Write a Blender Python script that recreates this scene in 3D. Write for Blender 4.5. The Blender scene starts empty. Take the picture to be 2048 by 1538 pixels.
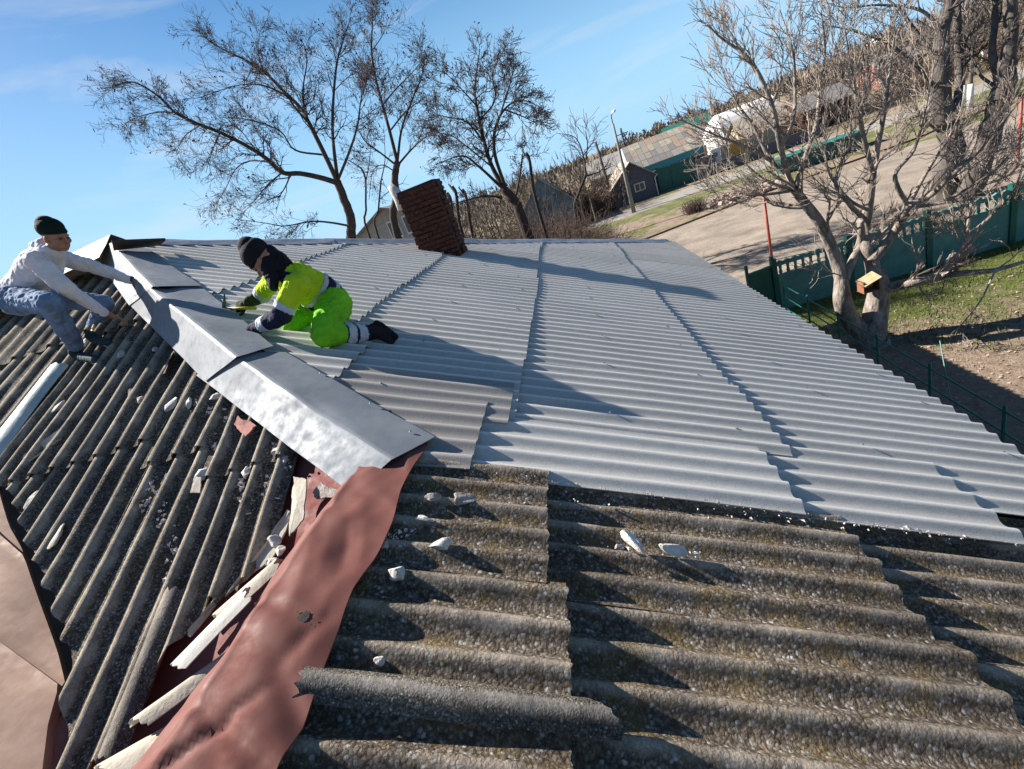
import bpy, bmesh, math, random
import numpy as np
from mathutils import Vector, Matrix
random.seed(7); rng = np.random.default_rng(7)
S = bpy.context.scene
COL = S.collection

# ---------------------------------------------------------------- camera
F = 937.0
_d = np.array([846, 2191, 937.]); _d /= np.linalg.norm(_d)
_y = np.array([80, -432, 937.]); _y -= _d * _y.dot(_d); _y /= np.linalg.norm(_y)
_x = np.cross(_d, _y)
CM = np.array([_x, _y, -_d])            # rows: world axes seen in the camera (x right, y down, z ahead)
cam = bpy.data.cameras.new('camera'); camo = bpy.data.objects.new('camera', cam); COL.objects.link(camo)
cam.sensor_width = 36; cam.lens = F / 2048 * 36; cam.clip_start = 0.02; cam.clip_end = 6000
camo.matrix_world = Matrix(((CM[0][0], -CM[0][1], -CM[0][2], 0), (CM[1][0], -CM[1][1], -CM[1][2], 0),
                            (CM[2][0], -CM[2][1], -CM[2][2], 0), (0, 0, 0, 1)))
S.camera = camo

# ---------------------------------------------------------------- sun, sky, exposure
LIGHT = Vector((1.22, -0.37, -1.0)).normalized()
SUN_EL = math.asin(-LIGHT.z); SUN_AZ = math.atan2(-LIGHT.x, -LIGHT.y)    # from +Y towards +X
sun = bpy.data.lights.new('sun', 'SUN'); sun.energy = 5.0; sun.angle = math.radians(0.53); sun.color = (1, .93, .84)
suno = bpy.data.objects.new('sun', sun); COL.objects.link(suno)
suno.rotation_euler = LIGHT.to_track_quat('-Z', 'Y').to_euler()
wd = bpy.data.worlds.new('World'); S.world = wd; wd.use_nodes = True
wn = wd.node_tree; wn.nodes.clear()
def N(nt, typ, **kw):
    n = nt.nodes.new(typ)
    for k, v in kw.items():
        if k in ('inp',):
            for a, b in v.items(): n.inputs[a].default_value = b
        else: setattr(n, k, v)
    return n
out = N(wn, 'ShaderNodeOutputWorld'); bg = N(wn, 'ShaderNodeBackground'); bg.inputs[1].default_value = 0.05
sky = N(wn, 'ShaderNodeTexSky', sky_type='NISHITA', sun_disc=False, sun_elevation=SUN_EL, sun_rotation=SUN_AZ,
        altitude=0, air_density=1.0, dust_density=0.5, ozone_density=1.2)
tc = N(wn, 'ShaderNodeTexCoord')
mp = N(wn, 'ShaderNodeMapping'); mp.inputs['Rotation'].default_value = (0.25, 0.1, 0.5); mp.inputs['Scale'].default_value = (1.2, 2.2, 9.0)
cn = N(wn, 'ShaderNodeTexNoise', inp={'Scale': 1.7, 'Detail': 7.0, 'Roughness': .55, 'Distortion': .35})
cr = N(wn, 'ShaderNodeValToRGB'); cr.color_ramp.elements[0].position = .5; cr.color_ramp.elements[1].position = .78
cr.color_ramp.elements[0].color = (0, 0, 0, 1); cr.color_ramp.elements[1].color = (.5, .5, .5, 1)
mix = N(wn, 'ShaderNodeMixRGB'); mix.inputs[2].default_value = (5.6, 6.0, 6.4, 1)
wn.links.new(tc.outputs['Generated'], mp.inputs[0]); wn.links.new(mp.outputs[0], cn.inputs['Vector'])
wn.links.new(cn.outputs[0], cr.inputs[0]); wn.links.new(cr.outputs[0], mix.inputs[0])
hs = N(wn, 'ShaderNodeHueSaturation', inp={'Saturation': 1.45, 'Value': .86}); wn.links.new(sky.outputs[0], hs.inputs['Color'])
sz_ = N(wn, 'ShaderNodeSeparateXYZ'); wn.links.new(tc.outputs['Generated'], sz_.inputs[0])
hr = N(wn, 'ShaderNodeValToRGB'); hr.color_ramp.elements[0].position = 0; hr.color_ramp.elements[0].color = (.92, .92, .92, 1); hr.color_ramp.elements[1].position = .48; hr.color_ramp.elements[1].color = (0, 0, 0, 1)
hr.color_ramp.interpolation = 'EASE'; wn.links.new(sz_.outputs[2], hr.inputs[0])
hm_ = N(wn, 'ShaderNodeMixRGB'); hm_.inputs[2].default_value = (3.1, 5.5, 8.0, 1); wn.links.new(hr.outputs[0], hm_.inputs[0]); wn.links.new(hs.outputs[0], hm_.inputs[1])
wn.links.new(hm_.outputs[0], mix.inputs[1]); wn.links.new(mix.outputs[0], bg.inputs[0]); wn.links.new(bg.outputs[0], out.inputs[0])
S.view_settings.view_transform = 'Standard'; S.view_settings.look = 'None'
S.view_settings.exposure = 1.5; S.view_settings.gamma = 1.0; S.view_settings.use_curve_mapping = False

# ---------------------------------------------------------------- geometry of the place
T = math.tan(math.radians(25.5)); H = 1.63; G = -6.0
XJ, YJ = -1.21, 2.03; ZJ = -H - T * XJ
def ray(u, v):
    r = CM @ np.array([u - 1024, v - 769, F]); return r / np.linalg.norm(r)
def hit(u, v, n, c):
    r = ray(u, v); return r * (c / np.dot(n, r))
def onR(u, v, o=0): return hit(u, v, (T, 0, 1), -H + o)
def onL(u, v, o=0): return hit(u, v, (0, -T, 1), ZJ - T * YJ + o)
def onG(u, v, z=G): return hit(u, v, (0, 0, 1), z)
def atX(u, v, x): return hit(u, v, (1, 0, 0), x)
def atY(u, v, y): return hit(u, v, (0, 1, 0), y)
def zR(x, y=0): return -H - T * x
def zL(x, y): return ZJ + T * (y - YJ)
APX = -5.65; APY = 5.9
def hipNearX(y): return XJ - (y - YJ) * (XJ - APX) / (APY - YJ)
def hipNearY(x): return YJ + (XJ - x) * (APY - YJ) / (XJ - APX)
FARY = 13.65; FARX = 2.52
def hipFarX(y): return APX + (y - APY) * (FARX - APX) / (FARY - APY)
def up(p, h): return np.array([p[0], p[1], p[2] + h])

# ---------------------------------------------------------------- materials
MATS = {}
def new_mat(name):
    m = bpy.data.materials.new(name); m.use_nodes = True; nt = m.node_tree
    b = nt.nodes['Principled BSDF']; MATS[name] = m; return m, nt, b
def L_(nt, a, b): nt.links.new(a, b)
def ramp(nt, src, stops):
    r = N(nt, 'ShaderNodeValToRGB'); e = r.color_ramp.elements
    e[0].position, e[0].color = stops[0][0], (*stops[0][1], 1); e[1].position, e[1].color = stops[-1][0], (*stops[-1][1], 1)
    for p, c in stops[1:-1]:
        k = e.new(p); k.color = (*c, 1)
    L_(nt, src, r.inputs[0]); return r.outputs[0]
def noise(nt, scale, detail=4, rough=.55, vec=None, dist=0):
    n = N(nt, 'ShaderNodeTexNoise', inp={'Scale': scale, 'Detail': detail, 'Roughness': rough, 'Distortion': dist})
    if vec: L_(nt, vec, n.inputs['Vector'])
    return n.outputs[0]
def objco(nt, sc=(1, 1, 1)):
    t = N(nt, 'ShaderNodeNewGeometry'); m = N(nt, 'ShaderNodeMapping'); m.inputs['Scale'].default_value = sc
    L_(nt, t.outputs['Position'], m.inputs[0]); return m.outputs[0]
def mixc(nt, f, a, b, mode='MIX'):
    m = N(nt, 'ShaderNodeMixRGB', blend_type=mode)
    for i, x in ((0, f), (1, a), (2, b)):
        if isinstance(x, (int, float)): m.inputs[i].default_value = x
        elif isinstance(x, tuple): m.inputs[i].default_value = (*x, 1)
        else: L_(nt, x, m.inputs[i])
    return m.outputs[0]
def bump(nt, b, h, dist, strength=1.0, prev=None):
    n = N(nt, 'ShaderNodeBump', inp={'Distance': dist, 'Strength': strength}); L_(nt, h, n.inputs['Height'])
    if prev is not None: L_(nt, prev, n.inputs['Normal'])
    L_(nt, n.outputs[0], b.inputs['Normal']); return n.outputs[0]
def simple(name, col, rough=.8, metal=0, var=.25, scale=6, bmp=0, bscale=30, sc=(1, 1, 1), spec=.3):
    m, nt, b = new_mat(name); co = objco(nt, sc); col = tuple(c * .75 for c in col)
    n = noise(nt, scale, 5, .6, co)
    lo = tuple(c * (1 - var) for c in col); hi = tuple(min(1, c * (1 + var)) for c in col)
    L_(nt, ramp(nt, n, [(.3, lo), (.7, hi)]), b.inputs['Base Color'])
    b.inputs['Roughness'].default_value = rough; b.inputs['Metallic'].default_value = metal; b.inputs['Specular IOR Level'].default_value = spec
    if bmp: bump(nt, b, noise(nt, bscale, 4, .6, co), bmp)
    return m
# new grey cement sheets
def slate_new(name, tint, stretch):
    m, nt, b = new_mat(name); co = objco(nt)
    oi = N(nt, 'ShaderNodeObjectInfo')
    base = ramp(nt, noise(nt, 1.1, 5, .6, co), [(.3, tuple(c * .93 for c in tint)), (.7, tuple(c * 1.06 for c in tint))])
    base = mixc(nt, 1.0, base, ramp(nt, oi.outputs['Random'], [(0, (.86, .86, .86)), (1, (1.08, 1.08, 1.08))]), 'MULTIPLY')
    st = noise(nt, 3.2, 4, .6, objco(nt, stretch))
    base = mixc(nt, .55, base, ramp(nt, st, [(.35, (.86, .85, .84)), (.6, (1.05, 1.05, 1.06))]), 'MULTIPLY')
    sp = noise(nt, 170, 2, .6, co)
    base = mixc(nt, 1, base, ramp(nt, sp, [(.32, (.82, .82, .82)), (.62, (1.08, 1.08, 1.08))]), 'MULTIPLY')
    dirt = ramp(nt, noise(nt, 7, 6, .7, co), [(.66, (0, 0, 0)), (.76, (1, 1, 1))])
    base = mixc(nt, dirt, base, tuple(c * .7 for c in tint))
    wf = N(nt, 'ShaderNodeAttribute', attribute_name='wave')        # bright sunlit crest lines painted into the sheet colour
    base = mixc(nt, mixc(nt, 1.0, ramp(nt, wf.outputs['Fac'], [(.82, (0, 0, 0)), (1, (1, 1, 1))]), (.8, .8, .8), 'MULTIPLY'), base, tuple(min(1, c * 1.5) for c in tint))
    L_(nt, base, b.inputs['Base Color']); b.inputs['Roughness'].default_value = .62; b.inputs['Specular IOR Level'].default_value = .35
    bump(nt, b, noise(nt, 120, 3, .6, co), .0012)
    return m
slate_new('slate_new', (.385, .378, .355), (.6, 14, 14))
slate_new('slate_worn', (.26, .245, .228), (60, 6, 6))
# old lichen-crusted sheets
def slate_old(name, bare, crust, gran, yellow, bare_w, lich=(.5, .5, .47)):
    m, nt, b = new_mat(name); co = objco(nt)
    wv = N(nt, 'ShaderNodeAttribute', attribute_name='wave')
    big = noise(nt, 3.0, 6, .62, co)
    # bare cement shows on the washed crests, crust elsewhere
    ms = N(nt, 'ShaderNodeMath', operation='MULTIPLY_ADD'); L_(nt, wv.outputs['Fac'], ms.inputs[0]); ms.inputs[1].default_value = bare_w
    L_(nt, big, ms.inputs[2])
    fm = ramp(nt, ms.outputs[0], [(.78, (0, 0, 0)), (.98, (1, 1, 1))])
    bn = noise(nt, 9, 6, .7, co)
    cb = ramp(nt, bn, [(.25, tuple(c * .55 for c in bare)), (.7, tuple(c * 1.15 for c in bare))]); cb = mixc(nt, .8, cb, ramp(nt, noise(nt, 130, 4, .7, co), [(.35, (.55, .55, .55)), (.6, (1.15, 1.13, 1.1))]), 'MULTIPLY')
    vor = N(nt, 'ShaderNodeTexVoronoi', inp={'Scale': gran, 'Randomness': 1.0}); 
    dn = N(nt, 'ShaderNodeMixRGB', blend_type='ADD'); dn.inputs[0].default_value = .012
    L_(nt, co, dn.inputs[1]); nn = N(nt, 'ShaderNodeTexNoise', inp={'Scale': 60.0}); L_(nt, co, nn.inputs['Vector']); L_(nt, nn.outputs['Color'], dn.inputs[2])
    L_(nt, dn.outputs[0], vor.inputs['Vector'])
    sep = N(nt, 'ShaderNodeSeparateColor'); L_(nt, vor.outputs['Color'], sep.inputs[0])
    spots = ramp(nt, sep.outputs[0], [(.0, tuple(c * .45 for c in crust)), (.4, crust), (.62, tuple(c * 1.6 for c in crust)), (.80, (.17, .15, .12)), (.91, (.27, .26, .23)), (1, lich)])
    cc = mixc(nt, ramp(nt, vor.outputs['Distance'], [(.25, (0, 0, 0)), (.75, (.7, .7, .7))]), spots, tuple(c * .3 for c in crust))
    yn = ramp(nt, noise(nt, 5.5, 5, .7, co), [(.5, (0, 0, 0)), (.68, (1, 1, 1))])
    yc = ramp(nt, sep.outputs[1], [(0, (.13, .09, .03)), (.7, (.2, .15, .05)), (.93, (.24, .17, .05)), (1, (.5, .24, .03))])
    ym = N(nt, 'ShaderNodeMath', operation='MULTIPLY'); L_(nt, yn, ym.inputs[0]); ym.inputs[1].default_value = yellow
    cc = mixc(nt, ym.outputs[0], cc, yc)
    base = mixc(nt, fm, cc, cb)
    stn = ramp(nt, noise(nt, 2.2, 4, .6, co), [(.35, (.72, .7, .7)), (.65, (1.15, 1.12, 1.1))])
    base = mixc(nt, 1, base, stn, 'MULTIPLY')
    L_(nt, base, b.inputs['Base Color']); b.inputs['Roughness'].default_value = .95; b.inputs['Specular IOR Level'].default_value = .12
    hm = mixc(nt, fm, mixc(nt, .55, ramp(nt, vor.outputs['Distance'], [(.0, (1, 1, 1)), (.75, (0, 0, 0))]), noise(nt, 210, 3, .7, co)), mixc(nt, .85, noise(nt, 300, 2, .6, co), (.5, .5, .5)))
    n1 = bump(nt, b, hm, .011, 1.0)
    bump(nt, b, noise(nt, 22, 4, .6, co), .006, 1.0, n1)
    return m
slate_old('slate_lichen', (.34, .30, .245), (.165, .135, .102), 80, .6, .42)
slate_old('slate_moss', (.34, .305, .245), (.115, .10, .085), 105, .3, .50, (.32, .33, .30))
slate_old('slate_strip', (.27, .25, .22), (.14, .125, .105), 150, .2, .62)
# sheet metal
def metal(name, col, rough, metalf, dirtc, bmp, dirt=.5):
    m, nt, b = new_mat(name); co = objco(nt)
    n = noise(nt, 4, 6, .65, co)
    base = ramp(nt, n, [(.3, tuple(c * .8 for c in col)), (.65, col)])
    d = ramp(nt, noise(nt, 14, 9, .78, co, .2), [(.5, (0, 0, 0)), (.74, (dirt, dirt, dirt))])
    base = mixc(nt, d, base, dirtc); b.inputs['Specular IOR Level'].default_value = .2
    L_(nt, base, b.inputs['Base Color']); b.inputs['Metallic'].default_value = metalf
    L_(nt, ramp(nt, noise(nt, 12, 5, .6, co), [(.3, (rough * .75,) * 3), (.7, (min(1, rough * 1.3),) * 3)]), b.inputs['Roughness'])
    bump(nt, b, noise(nt, 5, 4, .55, co), bmp)
    return m
metal('galvanised', (.165, .185, .21), .62, .08, (.11, .12, .13), .0012, .45)
metal('cap_grey', (.24, .27, .32), .5, .35, (.28, .30, .33), .01)
metal('cap_green', (.38, .46, .46), .5, .1, (.28, .32, .30), .006)
metal('paint_red', (.145, .050, .040), .7, 0, (.085, .04, .033), .002, .55)
metal('paint_salmon', (.34, .225, .17), .8, 0, (.25, .15, .12), .003, .4)
metal('paint_maroon', (.17, .05, .045), .7, 0, (.10, .05, .045), .01, .7)
simple('wood_dark', (.05, .04, .035), .9, bmp=.002, bscale=40)
simple('deck', (.03, .027, .025), .95)
simple('mortar', (.62, .58, .54), .95, var=.3, scale=22, bmp=.006, bscale=70)
simple('mortar_dirty', (.36, .32, .29), .95, var=.45, scale=22, bmp=.006, bscale=70)
simple('break_pale', (.50, .46, .38), .9, var=.3, scale=9, bmp=.003, bscale=60)
simple('shell_white', (.58, .57, .52), .8, var=.15, scale=5, bmp=.002, bscale=50)
simple('brick_red', (.07, .027, .018), .95, var=.55, scale=18, bmp=.006, bscale=50)
simple('mortar_joint', (.05, .025, .02), .95)
simple('plaster', (.42, .40, .37), .9, bmp=.002)
simple('bark_dark', (.055, .038, .032), .95, var=.4, scale=8, bmp=.01, bscale=25)
simple('bark_grey', (.115, .10, .088), .95, var=.45, scale=9, bmp=.02, bscale=18, sc=(1, 1, .35))
simple('bark_pale', (.25, .215, .185), .95, var=.6, scale=9, bmp=.04, bscale=14, sc=(1, 1, .4))
simple('twig_pale', (.30, .25, .21), .95, var=.3)
simple('twig_dark', (.085, .062, .062), .95, var=.3)
simple('pod', (.05, .03, .035), .9, var=.4)
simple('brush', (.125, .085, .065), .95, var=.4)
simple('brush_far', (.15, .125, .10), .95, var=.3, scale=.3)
simple('whitewash', (.75, .73, .70), .9)
simple('fence_green', (.10, .235, .21), .65, var=.25, scale=2.5, bmp=.004, bscale=20)
simple('gate_green', (.012, .10, .075), .45, var=.2, scale=2)
simple('paint_green', (.02, .16, .12), .5)
simple('cyan_sheet', (.06, .34, .34), .5, var=.15)
simple('green_roof', (.03, .17, .13), .5)
simple('pipe_red', (.42, .085, .06), .5)
simple('pipe_brown', (.09, .05, .035), .7)
simple('house_grey', (.12, .115, .13), .9, var=.2)
simple('house_white', (.80, .79, .77), .9, var=.05)
simple('house_tan', (.40, .34, .24), .9)
simple('house_blue', (.17, .23, .26), .9, var=.25, scale=2)
simple('roof_tan', (.36, .32, .26), .9, var=.3, scale=3)
simple('roof_patch_a', (.27, .25, .225), .9, var=.2); simple('roof_patch_b', (.34, .25, .19), .9, var=.2)
simple('roof_patch_c', (.20, .19, .18), .9, var=.2); simple('roof_grey', (.29, .28, .27), .9, var=.25)
simple('stone', (.22, .19, .17), .95, var=.4, scale=8)
simple('concrete', (.27, .255, .23), .9, var=.2)
simple('glass_dark', (.02, .025, .03), .15, spec=.8)
simple('orange_tarp', (.65, .35, .06), .7)
simple('rubble', (.38, .28, .23), .95, var=.4, scale=12)
simple('pinkish', (.38, .17, .14), .9, var=.3)
simple('skin', (.36, .185, .12), .55, var=.12, scale=20)
simple('eye', (.03, .02, .02), .3)
def cloth(name, col, var=.12, bm=.004, scale=18, emis=0):
    m = simple(name, col, .85, var=var, scale=7, bmp=bm, bscale=scale, spec=.15); return m
cloth('hoodie', (.74, .72, .76)); cloth('print_dark', (.03, .04, .06)); cloth('cuff_dark', (.03, .03, .045))
cloth('denim', (.15, .24, .38), .35); cloth('hat_green', (.007, .018, .017), .3, .004, 90); cloth('hat_black', (.012, .012, .016), .3, .003, 80)
cloth('hivis_yellow', (.46, .66, .02), .2); cloth('hivis_lime', (.19, .58, .02), .25); cloth('navy', (.018, .022, .055), .3)
cloth('reflect', (.50, .54, .60), .15, .002); cloth('glove', (.02, .02, .022), .4); cloth('glove_green', (.035, .05, .015), .5); cloth('boot', (.025, .02, .024), .5)
cloth('sneaker', (.03, .06, .07), .6); cloth('sneaker_white', (.55, .6, .6))
simple('hammer_steel', (.12, .16, .16), .4, metal=.6); simple('handle_yellow', (.55, .45, .04), .6)
simple('plywood', (.42, .33, .19), .8); simple('plywood_edge', (.28, .12, .07), .9)

# ---------------------------------------------------------------- builders
def build(name, verts, faces, mat=None, parent=None, smooth=False, mats=None, mids=None):
    me = bpy.data.meshes.new(name)
    me.from_pydata([tuple(map(float, v)) for v in verts], [], [tuple(map(int, f)) for f in faces])
    for m in (mats or [mat]): me.materials.append(MATS[m])
    if mids is not None: me.polygons.foreach_set('material_index', np.array(mids, dtype=np.int32))
    if smooth: me.polygons.foreach_set('use_smooth', np.ones(len(me.polygons), dtype=bool))
    me.update()
    o = bpy.data.objects.new(name, me); COL.objects.link(o)
    if parent is not None: o.parent = parent
    return o
def tag(o, label=None, cat=None, group=None, kind=None):
    if label: o['label'] = label
    if cat: o['category'] = cat
    if group: o['group'] = group
    if kind: o['kind'] = kind
    return o
def empty(name, loc, label, cat, group=None):
    o = bpy.data.objects.new(name, None); COL.objects.link(o); o.location = Vector([float(a) for a in loc]); o.empty_display_size = .2
    bpy.context.view_layer.update() if False else None
    return tag(o, label, cat, group)
def part(name, V, Fc, mat, root, **kw):
    """a child mesh given in world coordinates"""
    off = np.array(root.location)
    return build(name, np.asarray(V, float) - off, Fc, mat, root, **kw)
def box(c, s, rz=0, lean=None):
    hx, hy, hz = s[0] / 2, s[1] / 2, s[2] / 2
    V = np.array([(a * hx, b * hy, d * hz) for d in (-1, 1) for b in (-1, 1) for a in (-1, 1)], float)
    c_, s_ = math.cos(rz), math.sin(rz)
    V = V @ np.array([[c_, s_, 0], [-s_, c_, 0], [0, 0, 1]]) + np.array(c)
    return V, [(0, 2, 3, 1), (4, 5, 7, 6), (0, 1, 5, 4), (2, 6, 7, 3), (0, 4, 6, 2), (1, 3, 7, 5)]
class MB:
    def __init__(s): s.V = []; s.F = []; s.n = 0; s.m = []
    def add(s, V, Fc, mi=0):
        s.V.extend([tuple(v) for v in V]); s.F.extend([tuple(i + s.n for i in f) for f in Fc]); s.n += len(V); s.m += [mi] * len(Fc)
    def box(s, c, sz, rz=0, mi=0): s.add(*box(c, sz, rz), mi)
def tube(pts, rad, k=6, cap=True):
    pts = np.asarray(pts, float); n = len(pts); V = []; Fc = []
    tg = np.gradient(pts, axis=0); tg /= np.linalg.norm(tg, axis=1)[:, None] + 1e-9
    ref = np.array([.31, .77, .55]); 
    a = np.cross(tg, ref); a /= np.linalg.norm(a, axis=1)[:, None] + 1e-9; b = np.cross(tg, a)
    th = np.arange(k) * 2 * math.pi / k
    rad = np.broadcast_to(rad, (n,))
    V = pts[:, None, :] + rad[:, None, None] * (np.cos(th)[None, :, None] * a[:, None, :] + np.sin(th)[None, :, None] * b[:, None, :])
    V = V.reshape(-1, 3)
    for i in range(n - 1):
        for j in range(k):
            Fc.append((i * k + j, i * k + (j + 1) % k, (i + 1) * k + (j + 1) % k, (i + 1) * k + j))
    if cap: Fc.append(tuple(range(k - 1, -1, -1))); Fc.append(tuple((n - 1) * k + j for j in range(k)))
    return V, Fc

# ================================================================ GROUND AND ROADS
m, nt, b = new_mat('ground'); co = objco(nt)
gn = noise(nt, .35, 7, .68, co)
c1 = ramp(nt, noise(nt, 2.5, 7, .7, co), [(.3, (.15, .115, .085)), (.7, (.27, .215, .165))])
c2 = ramp(nt, noise(nt, 5, 6, .75, co), [(.3, (.055, .07, .02)), (.7, (.15, .16, .05))])
base = mixc(nt, ramp(nt, gn, [(.50, (0, 0, 0)), (.58, (1, 1, 1))]), c1, c2)
L_(nt, base, b.inputs['Base Color']); b.inputs['Roughness'].default_value = 1; b.inputs['Specular IOR Level'].default_value = .1
bump(nt, b, noise(nt, 9, 7, .75, co), .06)
m, nt, b = new_mat('yard'); co = objco(nt)
gx = N(nt, 'ShaderNodeSeparateXYZ'); L_(nt, co, gx.inputs[0])
mm = N(nt, 'ShaderNodeMath', operation='MULTIPLY_ADD'); L_(nt, gx.outputs[1], mm.inputs[0]); mm.inputs[1].default_value = .20; mm.inputs[2].default_value = -1.95
mq = N(nt, 'ShaderNodeMath', operation='MULTIPLY_ADD'); L_(nt, gx.outputs[0], mq.inputs[0]); mq.inputs[1].default_value = .03; L_(nt, mm.outputs[0], mq.inputs[2])
ma = N(nt, 'ShaderNodeMath', operation='MULTIPLY_ADD'); L_(nt, noise(nt, 1.1, 7, .7, co), ma.inputs[0]); ma.inputs[1].default_value = 1.5; L_(nt, mq.outputs[0], ma.inputs[2])
c1 = ramp(nt, noise(nt, 6, 7, .75, co), [(.3, (.13, .095, .07)), (.7, (.29, .225, .17))])
c2 = ramp(nt, noise(nt, 7, 6, .75, co), [(.3, (.05, .062, .018)), (.7, (.12, .14, .04))])
mz = N(nt, 'ShaderNodeMath', operation='MULTIPLY'); L_(nt, ma.outputs[0], mz.inputs[0]); mz.inputs[1].default_value = .5
base = mixc(nt, ramp(nt, mz.outputs[0], [(.56, (0, 0, 0)), (.72, (1, 1, 1))]), c1, c2)
L_(nt, base, b.inputs['Base Color']); b.inputs['Roughness'].default_value = 1; b.inputs['Specular IOR Level'].default_value = .1
bump(nt, b, noise(nt, 16, 7, .75, co), .05)
simple('road_dirt', (.27, .225, .18), .95, var=.3, scale=.9, bmp=.03, bscale=8)
simple('road_paved', (.29, .27, .235), .9, var=.15, scale=1.5, bmp=.01, bscale=20)
simple('verge', (.13, .14, .05), .95, var=.5, scale=1.2, bmp=.05, bscale=10)

def sheet_xy(name, poly, z, mat):
    n = len(poly); o = build(name, [(x, y, z) for x, y in poly], [tuple(range(n))], mat); return tag(o, kind='structure')
R_ = 3500
sheet_xy('ground', [(-R_, -R_), (R_, -R_), (R_, R_), (-R_, R_)], G, 'ground')
def strip(name, xs, ylo, yhi, z, mat, j=.3):
    V = []; Fc = []
    for i, x in enumerate(xs):
        V += [(x, ylo(x) + rng.uniform(-j, j), z), (x, yhi(x) + rng.uniform(-j, j), z)]
        if i: k = 2 * i; Fc.append((k - 2, k, k + 1, k - 1))
    return tag(build(name, V, Fc, mat), kind='structure')
xs = np.linspace(-30, 90, 90)
strip('dirt_road', xs, lambda x: 16.6, lambda x: 33.0, G + .006, 'road_dirt', .5)
strip('paved_road', np.linspace(-30, 90, 60), lambda x: 45.0, lambda x: 50.2, G + .012, 'road_paved', .15)
strip('grass_verge', np.linspace(-30, 90, 120), lambda x: 41.5, lambda x: 44.6, G + .008, 'verge', .5)
sheet_xy('yard', [(2.0, -12), (40, -12), (40, 14.3), (2.0, 14.3)], G + .01, 'yard')

# ================================================================ THE HOUSE WE STAND ON
house = empty('house', (0, 0, G), 'single storey house under the hipped roof of grey corrugated sheets the two men are re-covering', 'house')
nR = np.array([T, 0, 1]) / math.hypot(T, 1); nL = np.array([0, -T, 1]) / math.hypot(T, 1)
def sn(a, b, seed):   # cheap smooth 2D noise
    r = np.random.default_rng(seed); p = r.uniform(0, 6.28, 6); f = r.uniform(.8, 3.2, 6); g = r.uniform(.8, 3.2, 6)
    return (np.sin(a * f[0] + b * g[0] + p[0]) + np.sin(a * f[1] - b * g[1] + p[1]) + .6 * np.sin(a * f[2] * 2 + b * g[2] * 1.5 + p[2])) / 2.6
def corr(name, frame, cross, prof, wave, lo, hi, o0, o1, mat, nl=8, th=.006, warp=.004, seed=0, root=house, ragged=0, label=None, phase_jit=0):
    """corrugated sheet; cross: coordinate across the waves; lo/hi: arrays of the start (upper) and end (lower) coordinate along the slope"""
    cross = np.asarray(cross); lo = np.asarray(lo, float).copy(); hi = np.asarray(hi, float).copy()
    r = np.random.default_rng(seed + 11)
    if ragged: hi = hi + ragged * (sn(cross * 9, 0 * cross, seed + 3) + .8 * r.uniform(-1, 1, len(cross)) )
    keep = (hi - lo) * (1 if frame == 'R' else -1) > .02
    if frame == 'L': keep = (lo - hi) > .02
    idx = np.where(keep)[0]
    if len(idx) < 3: return None
    cross = cross[idx]; lo = lo[idx]; hi = hi[idx]; prof = np.asarray(prof)[idx]; wave = np.asarray(wave)[idx]
    t = np.linspace(0, 1, nl + 1)
    A = lo[:, None] + (hi - lo)[:, None] * t[None, :]           # along-slope coordinate
    C = np.repeat(cross[:, None], nl + 1, 1)
    hgt = prof[:, None] + (o0 + (o1 - o0) * t)[None, :] + warp * sn(A * 1.3, C * 1.3, seed) + phase_jit * sn(A * 5, C * 5, seed + 9)
    if frame == 'R':
        P = np.stack([A, C, -H - T * A], -1) + hgt[..., None] * nR; nn = nR
    else:
        P = np.stack([C, A, ZJ + T * (A - YJ)], -1) + hgt[..., None] * nL; nn = nL
    n, k = C.shape
    V = np.concatenate([P.reshape(-1, 3), (P - nn * th).reshape(-1, 3)]); off = n * k
    I = (np.arange(n - 1)[:, None] * k + np.arange(k - 1)[None, :]).reshape(-1)
    q = np.stack([I, I + 1, I + k + 1, I + k], 1)
    if frame == 'R': q = q[:, ::1]
    qb = (q + off)[:, ::-1]
    e = []
    for i in range(n - 1):
        for j in (0, k - 1):
            a = i * k + j; b2 = (i + 1) * k + j; e.append((a, b2, b2 + off, a + off) if j == 0 else (b2, a, a + off, b2 + off))
    for j in range(k - 1):
        for i in (0, n - 1):
            a = i * k + j; b2 = a + 1; e.append((b2, a, a + off, b2 + off) if i == 0 else (a, b2, b2 + off, a + off))
    if root is None: offv = 0
    else: offv = np.array(root.location)
    nv = len(V); e = [tuple(int(i) + nv for i in f) for f in e]
    me = bpy.data.meshes.new(name); me.from_pydata(np.concatenate([V, V]) .__sub__(offv).tolist(), [], q.tolist() + qb.tolist() + e)
    sm = np.zeros(len(me.polygons), dtype=bool); sm[:len(q) + len(qb)] = True
    me.polygons.foreach_set('use_smooth', sm)
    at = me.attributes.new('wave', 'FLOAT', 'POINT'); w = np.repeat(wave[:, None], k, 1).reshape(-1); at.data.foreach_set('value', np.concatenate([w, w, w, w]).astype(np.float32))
    me.materials.append(MATS[mat]); me.update()
    o = bpy.data.objects.new(name, me); COL.objects.link(o)
    if root is not None: o.parent = root
    if label: o['label'] = label
    return o
LAM = .15
def yprof(y, amp, y0): c = np.cos(2 * math.pi * (y - y0) / LAM); return amp * (c + .12 * np.cos(4 * math.pi * (y - y0) / LAM)), (c + 1) / 2
def ycol(y0, y1, per=12): n = max(3, int(round((y1 - y0) / LAM * per)) + 1); return np.linspace(y0, y1, n)
def hipx(y): return np.where(y < APY, hipNearX(y), hipFarX(y))
YC = 2.075      # a crest of the new sheets
sd = 0
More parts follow.
